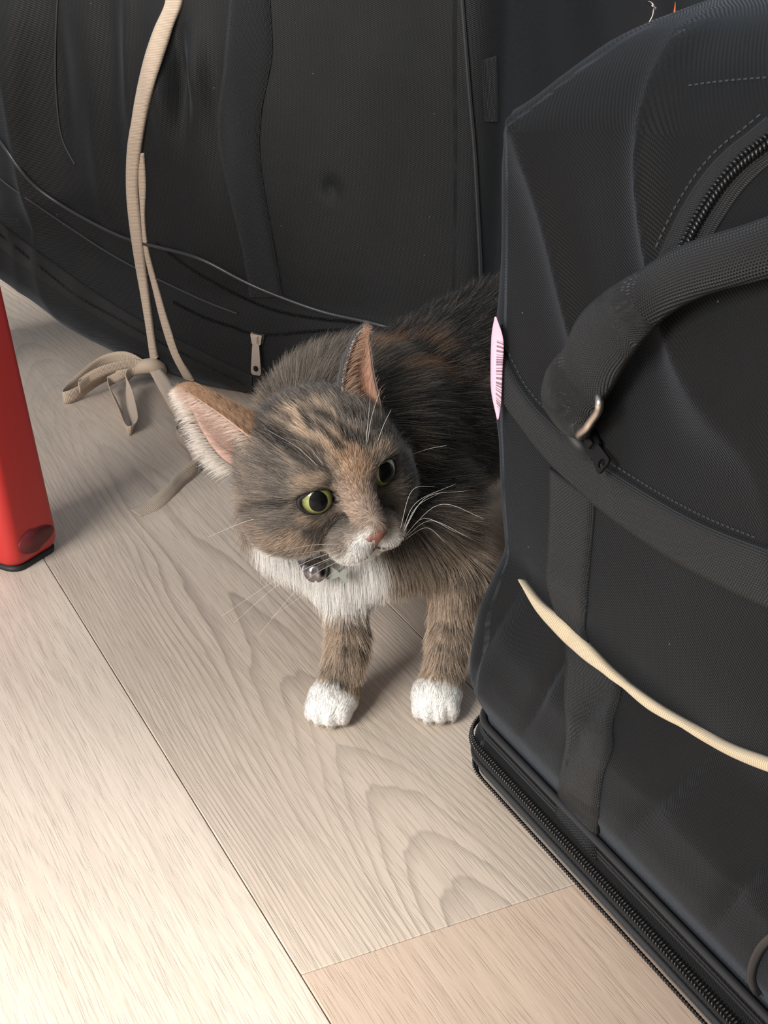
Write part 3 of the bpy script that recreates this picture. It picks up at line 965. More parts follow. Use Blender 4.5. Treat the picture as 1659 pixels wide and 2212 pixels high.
ctr_seat = Vector((-0.498, 0.982, 0))
stool = empty('stool', ctr_seat, 'red plastic stool leg with black rubber foot at the frame edge', 'stool')
LEGC = Vector((-0.2655, 0.982, 0))
ang = math.atan2(0.88, 0.48)
SPL = Vector((-0.088, 0.0, 0))                # splay per metre of height
for q4 in range(4):
    turn = Matrix.Rotation(q4 * math.pi / 2, 3, 'Z')
    base = ctr_seat + turn @ (LEGC - ctr_seat)
    spl = turn @ SPL
    a_leg = ang + q4 * math.pi / 2
    rings = []
    for z in [0.0035, 0.005, 0.008, 0.012] + list(np.linspace(0.017, 0.40, 24)):
        half = 0.0255 - 0.006 * z / 0.4 - (0.0055 if z < 0.004 else 0.003 if z < 0.006 else 0.0012 if z < 0.009 else 0.0003 if z < 0.013 else 0)
        sw = 1.9 * max(0.0, z - 0.2) ** 2                  # the leg sweeps in under the seat
        inw = (ctr_seat - base).normalized() * sw
        rings.append([(x, y, z) for x, y in rsquare(base.x + spl.x * z + inw.x, base.y + spl.y * z + inw.y, half, 0.009, a_leg)])
    leg = loft('leg', rings, M_RED, stool)
    rings = [[(x, y, z) for x, y in rsquare(base.x, base.y, h_, 0.009, a_leg)] for z, h_ in ((0.0, 0.0222), (0.0008, 0.023), (0.0034, 0.0232), (0.0042, 0.0195))]
    loft('rubber_foot', rings, M_RUB, leg)
    if q4 == 0:
        # dark socket showing through low on the right-hand face
        fx = Vector((0.48, 0.88, 0)).normalized(); fn = Vector((0.88, -0.48, 0)).normalized()
        V, F = [], []
        nS = 28
        for off in (0.0, 0.0006):
            for i in range(nS):
                th = 2 * math.pi * i / nS
                z = 0.019 + 0.008 * math.sin(th) * (1.15 if math.cos(th) < 0 else 0.9)
                p = base + spl * z + fn * (0.0252 + off) + fx * (0.0 + 0.0185 * math.cos(th))
                V.append((p.x, p.y, z))
        for i in range(nS):
            F.append((i, (i + 1) % nS, nS + (i + 1) % nS, nS + i))
        F.append(tuple(range(nS, 2 * nS)))
        mesh_obj('socket', V, F, M_DKRED, leg)
rings = []
for z, h_ in ((0.392, 0.115), (0.396, 0.122), (0.41, 0.125), (0.422, 0.122), (0.428, 0.112)):
    rings.append([(x, y, z) for x, y in rsquare(ctr_seat.x, ctr_seat.y, h_, 0.05, 0, 10)])
loft('seat', rings, M_RED, stool)

# ------------------------------------------------------------------ the cat
def surface_nets(f, org, h):
    """zero surface of a sampled field as a quad mesh"""
    s = f < 0
    nx, ny, nz = f.shape
    cx = np.zeros((nx - 1, ny - 1, nz - 1), dtype=np.int32)
    corners = [(i, j, k) for i in (0, 1) for j in (0, 1) for k in (0, 1)]
    for (i, j, k) in corners:
        cx += s[i:nx - 1 + i, j:ny - 1 + j, k:nz - 1 + k]
    act = (cx > 0) & (cx < 8)
    idx = -np.ones(act.shape, dtype=np.int64)
    cells = np.argwhere(act)
    idx[act] = np.arange(len(cells))
    acc = np.zeros((len(cells), 3)); cnt = np.zeros(len(cells))
    vals = {c: f[cells[:, 0] + c[0], cells[:, 1] + c[1], cells[:, 2] + c[2]] for c in corners}
    for a in corners:
        for ax in range(3):
            if a[ax] == 1: continue
            b = list(a); b[ax] = 1; b = tuple(b)
            va, vb = vals[a], vals[b]
            m = (va < 0) != (vb < 0)
            t = np.zeros(len(cells)); t[m] = va[m] / (va[m] - vb[m])
            p = np.tile(np.array(a, dtype=float), (len(cells), 1)); p[:, ax] += t
            acc[m] += p[m]; cnt[m] += 1
    V = (cells + acc / cnt[:, None]) * h + np.array(org)
    F = []
    for ax in range(3):
        o1, o2 = [(1, 2), (2, 0), (0, 1)][ax]
        sl_a = [slice(None)] * 3; sl_b = [slice(None)] * 3
        sl_a[ax] = slice(0, -1); sl_b[ax] = slice(1, None)
        ch = s[tuple(sl_a)] != s[tuple(sl_b)]
        e = np.argwhere(ch)
        ok = (e[:, o1] > 0) & (e[:, o2] > 0) & (e[:, o1] < f.shape[o1] - 1) & (e[:, o2] < f.shape[o2] - 1)
        e = e[ok]
        ins = s[e[:, 0], e[:, 1], e[:, 2]]
        def at(d1, d2):
            q = e.copy(); q[:, o1] -= d1; q[:, o2] -= d2
            return idx[q[:, 0], q[:, 1], q[:, 2]]
        quad = np.stack([at(1, 1), at(0, 1), at(0, 0), at(1, 0)], axis=1)
        quad[~ins] = quad[~ins][:, ::-1]
        F.append(quad)
    return V, np.concatenate(F)

def sd_ell(P, c, r, R=None):
    q = P - np.array(c)
    if R is not None: q = q @ R
    r = np.array(r)
    k0 = np.linalg.norm(q / r, axis=-1); k1 = np.linalg.norm(q / (r * r), axis=-1)
    return k0 * (k0 - 1) / np.maximum(k1, 1e-9)

def sd_cap(P, a, b, ra, rb):
    a, b = np.array(a), np.array(b)
    ab = b - a
    h = np.clip(((P - a) @ ab) / (ab @ ab), 0, 1)
    return np.linalg.norm(P - a - h[..., None] * ab, axis=-1) - (ra + (rb - ra) * h)

def smin(a, b, k):
    h = np.clip(0.5 + 0.5 * (b - a) / k, 0, 1)
    return b + (a - b) * h - k * h * (1 - h)

# head pose: turned a little to the picture's right, dipped and tilted
def rot(ax, deg):
    return np.array(Matrix.Rotation(math.radians(deg), 3, ax))
CAMB = np.array([[1, 0, 0], [0, SP, -CP], [0, CP, SP]])      # columns: right, up, towards the viewer
HEAD_R = CAMB @ rot('Z', 24) @ rot('Y', 23) @ rot('X', 36)
EYE_L = np.array([2.08, 0.25, 3.0]) * 0.01
EYEMID = np.array(depth_pt(757, 1048, 0.842))
HEAD_O = EYEMID - HEAD_R @ np.array([0, EYE_L[1], EYE_L[2]])
def to_head(P): return (P - HEAD_O) @ HEAD_R * 100.0          # world metres to head centimetres
def to_world(q): return HEAD_O + (np.asarray(q, dtype=float) * 0.01) @ HEAD_R.T

def head_sdf(q):
    d = sd_ell(q, (0, 0.5, -0.6), (4.3, 3.45, 4.2))
    d = smin(d, sd_ell(q, (0, 1.2, 1.2), (3.0, 2.3, 2.4)), 1.0)
    for s in (-1, 1):
        d = smin(d, sd_ell(q, (s * 2.75, -1.7, 0.5), (2.3, 2.1, 2.6)), 1.2)       # cheeks
        d = smin(d, sd_ell(q, (s * 1.05, -2.70, 3.95), (1.2, 1.0, 1.3)), 0.6)     # whisker pads
        d = smin(d, sd_ell(q, (s * 1.9, 1.30, 2.5), (1.2, 0.7, 0.8)), 0.7)        # brows
    d = smin(d, sd_cap(q, (0, 0.9, 2.9), (0, -1.6, 4.85), 1.08, 0.74), 0.7)       # nose bridge
    d = smin(d, sd_ell(q, (0, -3.45, 3.4), (1.1, 0.8, 1.1)), 0.5)                 # chin
    d = smin(d, sd_ell(q, (0, -2.8, 1.8), (1.9, 1.4, 2.0)), 0.9)                  # jaw
    for s in (-1, 1):                                                             # eye openings
        hole = sd_ell(q, (s * 2.08, 0.20, 3.25), (1.0, 0.72, 1.0), rot('Z', s * 10))
        d = -smin(-d, hole, 0.2)
    return d

LEGS = [  # shoulder, elbow, wrist, paw centre; the last is the paw's heading
    ((-0.034, 0.845, 0.105), (-0.024, 0.812, 0.072), (-0.0215, 0.790, 0.038), (-0.0300, 0.771, 0.0125), (-0.30, -1.0)),
    ((0.034, 0.850, 0.105), (0.043, 0.815, 0.072), (0.0385, 0.796, 0.038), (0.0310, 0.775, 0.0125), (-0.10, -1.0)),
]
BODY_A, BODY_B = (-0.010, 0.890, 0.122), (0.092, 1.045, 0.122)

def body_sdf(P):
    d = sd_cap(P, BODY_A, BODY_B, 0.056, 0.060)
    d = smin(d, sd_ell(P, (-0.008, 0.828, 0.095), (0.055, 0.042, 0.036)), 0.03)
    d = smin(d, sd_ell(P, (-0.050, 0.832, 0.112), (0.032, 0.036, 0.037)), 0.02)    # chest
    d = smin(d, sd_ell(P, (-0.030, 0.885, 0.146), (0.044, 0.040, 0.034)), 0.025)   # shoulder hump
    d = smin(d, sd_cap(P, (-0.012, 0.875, 0.145), HEAD_O + HEAD_R @ np.array([0, -0.5, -1.5]) * 0.01, 0.042, 0.034), 0.025)
    for (sh, el, wr, pw, hd) in LEGS:
        g = smin(sd_cap(P, sh, el, 0.021, 0.0155), sd_cap(P, el, wr, 0.0150, 0.0098), 0.012)
        g = smin(g, sd_cap(P, wr, (pw[0] * 0.6 + wr[0] * 0.4, pw[1] + 0.008, 0.014), 0.0098, 0.0115), 0.008)
        hx = np.array([hd[0], hd[1], 0.0]); hx /= np.linalg.norm(hx)
        sx = np.array([-hx[1], hx[0], 0.0])
        pc = np.array(pw)
        g = smin(g, sd_ell(P, pc, (0.0150, 0.0165, 0.0115), np.stack([sx, hx, [0, 0, 1]], axis=1)), 0.006)
        for k, (o, l) in enumerate(((-0.0095, 0.0085), (-0.0034, 0.0125), (0.0034, 0.0125), (0.0095, 0.0085))):
            g = smin(g, sd_ell(P, pc + sx * o + hx * l + np.array([0, 0, -0.0035]), (0.0044, 0.0078, 0.0075), np.stack([sx, hx, [0, 0, 1]], axis=1)), 0.0022)
        d = smin(d, g, 0.014)
    ax = np.array(BODY_B) - np.array(BODY_A); ax[2] = 0; ax /= np.linalg.norm(ax)
    sd = np.array([ax[1], -ax[0], 0])
    for s in (-1, 1):                                                             # crouched hind legs
        hip = np.array(BODY_B) + sd * s * 0.035 + np.array([0, 0, -0.02])
        knee = hip - ax * 0.035 + sd * s * 0.012; knee[2] = 0.06
        hock = hip + ax * 0.035 + sd * s * 0.006; hock[2] = 0.035
        toe = hock - ax * 0.06; toe[2] = 0.013
        g = smin(sd_cap(P, hip, knee, 0.034, 0.024), sd_cap(P, knee, hock, 0.022, 0.012), 0.015)
        g = smin(g, sd_cap(P, hock, toe, 0.0115, 0.0125), 0.008)
        d = smin(d, g, 0.015)
    tl = [np.array(BODY_B) + ax * 0.05 + np.array([0, 0, 0.0]), np.array(BODY_B) + ax * 0.085 + sd * 0.02 + np.array([0, 0, -0.06]),
          np.array(BODY_B) + ax * 0.075 + sd * 0.075 + np.array([0, 0, -0.108]), np.array(BODY_B) + ax * 0.02 + sd * 0.115 + np.array([0, 0, -0.113])]
    for a, b in zip(tl[:-1], tl[1:]):
        d = smin(d, sd_cap(P, a, b, 0.014, 0.012), 0.012)
    return d

def cat_sdf(P):
    return smin(head_sdf(to_head(P)) * 0.01, body_sdf(P), 0.012)

HS = 0.0021
lo, hi = np.array([-0.105, 0.735, -0.004]), np.array([0.25, 1.16, 0.262])
dims = ((hi - lo) / HS).astype(int) + 1
gx = [lo[i] + HS * np.arange(dims[i]) for i in range(3)]
field = np.empty(dims, dtype=np.float32)
for i0 in range(0, dims[0], 24):
    g = np.stack(np.meshgrid(gx[0][i0:i0 + 24], gx[1], gx[2], indexing='ij'), axis=-1)
    sh = g.shape[:3]
    field[i0:i0 + 24] = cat_sdf(g.reshape(-1, 3)).reshape(sh)
CV, CF = surface_nets(field, lo, HS)
CV[:, 2] = np.maximum(CV[:, 2], 0.0006)
T_C = BVHTree.FromPolygons([tuple(v) for v in CV], [tuple(f) for f in CF])

def grad(fn, P, h=0.0012):
    g = np.stack([fn(P + d) - fn(P - d) for d in np.eye(3) * h], axis=-1)
    return g / np.maximum(np.linalg.norm(g, axis=-1, keepdims=True), 1e-9)

# ---- coat colours (linear), laid out on the body itself
def L3(r, g, b): return np.array(lin(r, g, b))
GREY, DKGREY, TAN, CREAM, WHITE = L3(140, 129, 119), L3(66, 61, 59), L3(192, 167, 144), L3(228, 202, 176), L3(250, 246, 240)
BLACKISH, GINGER, BLUEGR = L3(54, 52, 52), L3(170, 124, 90), L3(112, 112, 116)

cn_a, cn_b, cn_c = Lumps(21, 12, 90), Lumps(22, 14, 220), Lumps(23, 14, 45)

def smooth01(x, a, b):
    t = np.clip((x - a) / (b - a), 0, 1)
    return t * t * (3 - 2 * t)

def lay(col, w_, c):
    return col * (1 - w_[:, None]) + np.asarray(c)[None, :] * w_[:, None]

def seg_dist(P, a, b):
    ab = b - a
    h = np.clip(((P - a) @ ab) / max(ab @ ab, 1e-12), 0, 1)
    return np.linalg.norm(P - a - h[:, None] * ab, axis=1)

# markings: start and end on the coat, half width in mm, colour, strength
HEADMARKS, BODYMARKS = [], []
def mark(store, pts, wmm, col, k):
    P3 = []
    for (u, v) in pts:
        loc, nor, i_, d_ = T_C.ray_cast(CAM, ray(u, v))
        if loc is None: continue
        P3.append(np.array(loc))
    for a, b in zip(P3[:-1], P3[1:]):
        store.append((a, b, wmm * 0.001, np.asarray(col), k, len(store)))
HM = lambda *a: mark(HEADMARKS, *a)
BM = lambda *a: mark(BODYMARKS, *a)
# forehead: dark stripes on cream
HM([(640, 905), (700, 960), (760, 1000)], 9, CREAM, 0.55)
HM([(655, 890), (672, 950)], 4, CREAM, 0.75)
HM([(700, 880), (730, 925)], 3.5, CREAM, 0.6)
HM([(735, 965), (790, 1010)], 6, L3(204, 172, 144), 0.85)
HM([(745, 985), (775, 1050)], 5, L3(204, 172, 144), 0.8)
HM([(666, 898), (682, 935)], 2.0, DKGREY * 0.6, 0.95)
HM([(700, 905), (760, 950), (800, 965)], 3.2, DKGREY * 0.7, 0.85)
HM([(690, 925), (740, 975)], 2.4, DKGREY * 0.7, 0.85)
HM([(560, 930), (620, 955), (690, 985)], 5, DKGREY * 0.8, 0.8)
HM([(600, 890), (640, 920)], 3, DKGREY, 0.6)
HM([(640, 985), (700, 1020)], 3, DKGREY, 0.65)
HM([(705, 1010), (712, 1045)], 2.4, DKGREY * 0.8, 0.8)
HM([(760, 900), (830, 940)], 5, DKGREY, 0.6)
# eye surrounds
HM([(650, 1040), (700, 1030)], 3, TAN, 0.7)
HM([(655, 1120), (700, 1130)], 2.2, TAN * 1.1, 0.7)
HM([(800, 985), (830, 965)], 3, TAN, 0.7)
# cheek stripes
HM([(545, 1100), (620, 1085)], 2.6, DKGREY * 0.8, 0.85)
HM([(560, 1065), (530, 1075)], 2.4, DKGREY, 0.6)
HM([(560, 1140), (640, 1150)], 2.6, TAN, 0.5)
HM([(680, 1145), (745, 1118)], 4.6, L3(84, 78, 77), 0.85)
HM([(590, 1165), (660, 1175)], 5, TAN, 0.5)
HM([(600, 1185), (700, 1190)], 2.2, DKGREY, 0.5)
HM([(870, 1010), (885, 1060)], 6, L3(88, 84, 86), 0.8)
# nose bridge
HM([(745, 1060), (770, 1110)], 6.5, L3(200, 176, 158), 0.8)
HM([(790, 1060), (810, 1110)], 6, L3(194, 170, 152), 0.7)
HM([(800, 1110), (818, 1145)], 6.5, L3(176, 156, 142), 0.9)
# muzzle and chin
HM([(795, 1185), (770, 1215)], 9, WHITE, 1.0)
HM([(845, 1175), (865, 1170)], 7, WHITE, 0.9)
HM([(815, 1205), (830, 1200)], 8, WHITE, 1.0)
HM([(765, 1170), (700, 1192)], 5, L3(214, 200, 186), 0.8)
HM([(790, 1168), (775, 1190)], 6, WHITE, 0.95)
# chest bib
BM([(575, 1205), (640, 1245), (720, 1275), (800, 1265)], 15, WHITE, 1.0)
BM([(650, 1290), (740, 1300)], 10, WHITE, 1.0)
BM([(600, 1230), (680, 1210)], 12, WHITE, 1.0)
BM([(800, 1300), (900, 1310)], 5, L3(205, 190, 172), 0.6)
# shoulder mottles on the dark back
BM([(800, 760), (850, 740)], 6, GINGER, 0.55)
BM([(860, 800), (930, 790), (960, 820)], 5, GINGER, 0.6)
BM([(900, 740), (950, 760)], 6, GINGER, 0.35)
# front leg bands
for (v0, wm, k) in ((1345, 3.2, 0.8), (1392, 3.4, 0.9), (1436, 3.0, 0.75), (1474, 3.4, 0.8)):
    BM([(706, v0), (745, v0 + 6), (785, v0 + 6)], wm, DKGREY * 0.9, k)
BM([(770, 1408), (792, 1425)], 5, DKGREY * 0.5, 0.9)
for (v0, wm, k) in ((1350, 3.0, 0.6), (1396, 3.0, 0.75), (1440, 3.0, 0.7), (1485, 3.6, 0.8)):
    BM([(948, v0), (975, v0 + 4), (1000, v0 + 6)], wm, DKGREY * 0.9, k)
BM([(860, 1240), (1020, 1240)], 4, DKGREY, 0.7)
BM([(880, 1280), (1010, 1290)], 3, DKGREY, 0.7)

def coat(P):
    q = to_head(P)
    dh = head_sdf(q) * 0.01; db = body_sdf(P)
    hw = 1 - smooth01(dh - db, -0.012, 0.004)
    n1, n2, n3 = cn_a(P), cn_b(P), cn_c(P)
    # body: dark back, tabby below
    bc = np.tile(BLACKISH, (len(P), 1))
    tab = smooth01(P[:, 2] + 0.012 * n3, 0.125, 0.085)
    bc = lay(bc, tab, L3(188, 168, 148))
    bc = lay(bc, 0.35 * smooth01(n1, 0.1, 0.7) * smooth01(P[:, 1], 0.98, 0.88), TAN)
    str_ = smooth01(np.sin(P[:, 2] * 400 - P[:, 0] * 150 + 1.6 * n3) + 0.4 * n1, 0.0, 0.7)
    bc = lay(bc, 0.85 * str_ * smooth01(P[:, 2], 0.055, 0.07), DKGREY * 0.65)
    # scruff: grey brown
    sc = np.exp(-(np.linalg.norm((P - np.array([-0.05, 0.86, 0.17])) / np.array([0.05, 0.06, 0.05]), axis=1)) ** 2)
    bc = lay(bc, np.clip(sc * 1.1, 0, 0.9), GREY * 0.8)
    for (a, b, w_, c, k, i_) in BODYMARKS:
        d = seg_dist(P, a, b) * (1 + 0.25 * n2)
        bc = lay(bc, k * (1 - smooth01(d, w_ * 0.55, w_ * 1.35)), c)
    # white bib spreading from the chin over the chest
    bib = np.linalg.norm((P - np.array([-0.042, 0.782, 0.092])) / np.array([0.044, 0.050, 0.036]), axis=1) + 0.10 * n1
    bc = lay(bc, smooth01(bib, 1.08, 0.88) * smooth01(P[:, 2] + 0.003 * n2, 0.058, 0.064), WHITE)
    # white socks
    for (sh, el, wr, pw, hd) in LEGS:
        dd = np.linalg.norm(P[:, :2] - np.array(pw[:2]), axis=1)
        front = (P[:, :2] - np.array(pw[:2])) @ (np.array([-0.75, -0.75]) if pw[0] < 0 else np.array([-0.35, -0.9]))
        sock = smooth01(P[:, 2] - 1.0 * front + 0.0012 * n2, 0.0235, 0.0195) * (dd < 0.034)
        bc = lay(bc, sock, WHITE)
    # head
    hc = np.tile(GREY, (len(P), 1)) * (1 + 0.12 * n1[:, None])
    top = smooth01(q[:, 1] + 0.3 * n1, 2.6, 4.0) * smooth01(q[:, 2], 1.2, -0.8)
    hc = lay(hc, 0.8 * top, L3(84, 82, 84))
    hc = lay(hc, 0.6 * smooth01(cn_c(P * 1.3), -0.3, 0.5) * smooth01(q[:, 2], 3.2, 1.5), L3(104, 96, 92))
    low = smooth01(q[:, 1] + 0.25 * n1, -2.7, -3.5)
    hc = lay(hc, low, WHITE)
    hc = lay(hc, 0.9 * smooth01(q[:, 1] + 0.2 * n1, -2.2, -2.9) * smooth01(q[:, 2], 3.1, 3.9), WHITE)
    hc = lay(hc, 0.30 * smooth01(n2, 0.2, 0.9), DKGREY)
    hc = lay(hc, 0.25 * smooth01(cn_b(P + 0.5), 0.2, 0.9), CREAM)
    back = smooth01(q[:, 2], -0.8, -2.6)
    hc = lay(hc, back * 0.8, BLUEGR * 0.75)
    for (a, b, w_, c, k, i_) in HEADMARKS:
        d = seg_dist(P, a, b) * (1 + 0.22 * n2)
        hc = lay(hc, k * (1 - smooth01(d, w_ * 0.5, w_ * 1.4)), c)
    for s in (-1, 1):
        de = np.linalg.norm((q - np.array([s * 2.08, 0.25, 3.2])) / np.array([1.13, 0.93, 1.1]), axis=1)
        hc = lay(hc, 1 - smooth01(de, 0.92, 1.12), L3(38, 32, 30))
    return np.clip(lay(bc, hw, [0, 0, 0]) + hc * hw[:, None], 0.002, 0.98), hw, q

def fur_skin_mat():
    m, nt, b = new_mat('cat_undercoat')
    at_ = N(nt, 'ShaderNodeAttribute', attribute_name='coat')
    nz = N(nt, 'ShaderNodeTexNoise', i_Scale=900.0, i_Detail=3.0)
    c = mix_rgb(nt, nz.outputs[0], mix_rgb(nt, 1.0, at_.outputs['Color'], (0.55, 0.55, 0.55), 'MULTIPLY'), at_.outputs['Color'])
    nt.links.new(c, b.inputs['Base Color'])
    b.inputs['Roughness'].default_value = 0.9
    b.inputs['Specular IOR Level'].default_value = 0.1
    return m

def fur_mat():
    m, nt, b = new_mat('cat_fur')
    at_ = N(nt, 'ShaderNodeAttribute', attribute_name='coat')
    hi_ = nt.nodes.new('ShaderNodeHairInfo')
    tip = ramp(nt, hi_.outputs['Intercept'], [(0.0, (0.62,) * 3), (0.55, (1, 1, 1)), (1.0, (1.12, 1.12, 1.12))])
    c = mix_rgb(nt, 1.0, at_.outputs['Color'], tip, 'MULTIPLY')
    nt.links.new(c, b.inputs['Base Color'])
    b.inputs['Roughness'].default_value = 0.5
    b.inputs['Specular IOR Level'].default_value = 0.25
    tr = nt.nodes.new('ShaderNodeBsdfTranslucent')
    nt.links.new(c, tr.inputs['Color'])
    mx = nt.nodes.new('ShaderNodeMixShader')
    mx.inputs[0].default_value = 0.25
    nt.links.new(b.outputs[0], mx.inputs[1]); nt.links.new(tr.outputs[0], mx.inputs[2])
    nt.links.new(mx.outputs[0], nt.nodes['Material Output'].inputs['Surface'])
    return m

M_SKIN, M_FUR = fur_skin_mat(), fur_mat()
cat = empty('cat', (0.0, 0.88, 0.0), 'grey tabby calico cat with white bib and paws, green eyes, crouching between the bags', 'cat')
ccol, chw, cq = coat(CV)
body_c = mesh_obj('body', CV, CF, M_SKIN, cat)
att = body_c.data.attributes.new('coat', 'FLOAT_COLOR', 'POINT')
att.data.foreach_set('color', np.concatenate([ccol, np.ones((len(CV), 1))], axis=1).astype(np.float32).ravel())

# ---- ears: cupped shells with a rim
def ear_shell(name, A, B, tip, bulge, inner_col, outer_col, fat=0.0016):
    """A(t), B(t): the two rims running from base to tip; the shell cups away by bulge"""
    A, B = [np.array(a) for a in A], [np.array(b) for b in B]
    nt_, nw = 34, 26
    out, inn = [], []
    for i in range(nt_):
        t = i / (nt_ - 1)
        pa = np.array(catmull([Vector(x) for x in A], 34)[i]); pb = np.array(catmull([Vector(x) for x in B], 34)[i])
        for k in range(nw):
            w_ = k / (nw - 1)
            c = np.array(bulge) * (1 - t) ** 0.8 * (math.sin(math.pi * w_) ** 0.75)
            p = pa * (1 - w_) + pb * w_ + c
            out.append(p)
    out = np.array(out)
    # normals by finite difference
    G = out.reshape(nt_, nw, 3)
    du = np.gradient(G, axis=0); dv = np.gradient(G, axis=1)
    nn = np.cross(du, dv); nn /= np.maximum(np.linalg.norm(nn, axis=2, keepdims=True), 1e-9)
    sgn = np.sign((nn[nt_ // 3, nw // 2] * np.array(bulge)).sum())
    nn *= sgn                                              # pointing to the back of the ear
    inn = (G - nn * fat)
    V = np.concatenate([G.reshape(-1, 3), inn.reshape(-1, 3)])
    M_ = nt_ * nw
    F = []
    for i in range(nt_ - 1):
        for k in range(nw - 1):
            a, b_, c, d = i * nw + k, i * nw + k + 1, (i + 1) * nw + k + 1, (i + 1) * nw + k
            f1 = (a, b_, c, d) if sgn > 0 else (d, c, b_, a)
            F.append(f1); F.append(tuple(M_ + x for x in f1[::-1]))
    for i in range(nt_ - 1):
        for k in (0, nw - 1):
            a, d = i * nw + k, (i + 1) * nw + k
            F.append((a, d, M_ + d, M_ + a))
    for k in range(nw - 1):
        for i in (0, nt_ - 1):
            a, b_ = i * nw + k, i * nw + k + 1
            F.append((a, b_, M_ + b_, M_ + a))
    o = mesh_obj(name, V, F, M_SKIN, cat)
    wv = np.tile(np.linspace(0, 1, nw), nt_); tv = np.repeat(np.linspace(0, 1, nt_), nw)
    rim = np.clip(np.minimum(wv, 1 - wv) * 14, 0, 1)[:, None]
    ci = np.array(inner_col) * (0.75 + 0.25 * rim) + np.array(L3(225, 205, 190)) * 0.25 * (1 - rim)
    co = np.tile(np.array(outer_col), (M_, 1))
    at2 = o.data.attributes.new('coat', 'FLOAT_COLOR', 'POINT')
    cc = np.concatenate([co, ci])
    at2.data.foreach_set('color', np.concatenate([cc, np.ones((2 * M_, 1))], axis=1).astype(np.float32).ravel())
    return o, G, inn, nn

dp = lambda u, v, t: np.array(depth_pt(u, v, t))
RIGHTV, UPV, TOV = CAMB[:, 0], CAMB[:, 1], CAMB[:, 2]
EARS = []
EARS.append(ear_shell('ear', [dp(590, 985, 0.846), dp(548, 948, 0.846), dp(480, 895, 0.850), dp(418, 853, 0.858), dp(389, 838, 0.866)],
                      [dp(515, 1015, 0.866), dp(474, 985, 0.862), dp(438, 935, 0.862), dp(408, 873, 0.864), dp(389, 838, 0.866)],
                      None, RIGHTV * 0.004 + UPV * 0.026 - TOV * 0.016, L3(206, 162, 150), L3(178, 142, 112)))
EARS.append(ear_shell('ear', [dp(742, 885, 0.862), dp(737, 845, 0.862), dp(745, 790, 0.866), dp(766, 730, 0.872), dp(790, 704, 0.876)],
                      [dp(830, 905, 0.872), dp(820, 855, 0.870), dp(808, 800, 0.871), dp(801, 745, 0.874), dp(792, 704, 0.876)],
                      None, -RIGHTV * 0.012 + UPV * 0.004 - TOV * 0.022, L3(190, 140, 116), L3(96, 92, 92)))

# ---- eyes
def eye_mat():
    m, nt, b = new_mat('cat_eye')
    tc = nt.nodes.new('ShaderNodeTexCoord')
    sp = nt.nodes.new('ShaderNodeSeparateXYZ'); nt.links.new(tc.outputs['Object'], sp.inputs[0])
    x, y = sp.outputs[0], sp.outputs[1]
    r = math_n(nt, 'SQRT', math_n(nt, 'ADD', math_n(nt, 'MULTIPLY', x, x), math_n(nt, 'MULTIPLY', y, y)))
    an = math_n(nt, 'ARCTAN2', y, x)
    nz = N(nt, 'ShaderNodeTexNoise', i_Scale=9.0, i_Detail=3.0); nz.noise_dimensions = '1D'
    nt.links.new(an, nz.inputs['W'])
    rr = math_n(nt, 'MULTIPLY', r, 100.0)
    iris = ramp(nt, math_n(nt, 'ADD', rr, math_n(nt, 'MULTIPLY', nz.outputs[0], 0.12)),
                [(0.40, lin(122, 120, 60)), (0.62, lin(146, 146, 82)), (0.80, lin(112, 118, 64)), (0.94, lin(34, 30, 24))])
    nt.links.new(iris, b.inputs['Base Color'])
    b.inputs['Roughness'].default_value = 0.3
    b.inputs['Coat Weight'].default_value = 0.7
    b.inputs['Coat Roughness'].default_value = 0.03
    return m
M_EYE = eye_mat()
M_PUPIL = plain('pupil_black', (0.002, 0.002, 0.0025), 0.5, 0.0, Coat_Weight=0.35, Coat_Roughness=0.04, Specular_IOR_Level=0.1)
M_RIMLID = plain('eyelid_skin', lin(30, 25, 24), 0.45)
def sphere_geo(R_, nu=40, nv=24):
    V, F = [(0, 0, R_)], []
    for i in range(1, nv):
        a = math.pi * i / nv
        for k in range(nu):
            b = 2 * math.pi * k / nu
            V.append((R_ * math.sin(a) * math.cos(b), R_ * math.sin(a) * math.sin(b), R_ * math.cos(a)))
    V.append((0, 0, -R_))
    for k in range(nu):
        F.append((0, 1 + k, 1 + (k + 1) % nu))
        F.append((len(V) - 1, 1 + (nv - 2) * nu + (k + 1) % nu, 1 + (nv - 2) * nu + k))
    for i in range(nv - 2):
        for k in range(nu):
            F.append((1 + i * nu + k, 1 + (i + 1) * nu + k, 1 + (i + 1) * nu + (k + 1) % nu, 1 + i * nu + (k + 1) % nu))
    return V, F

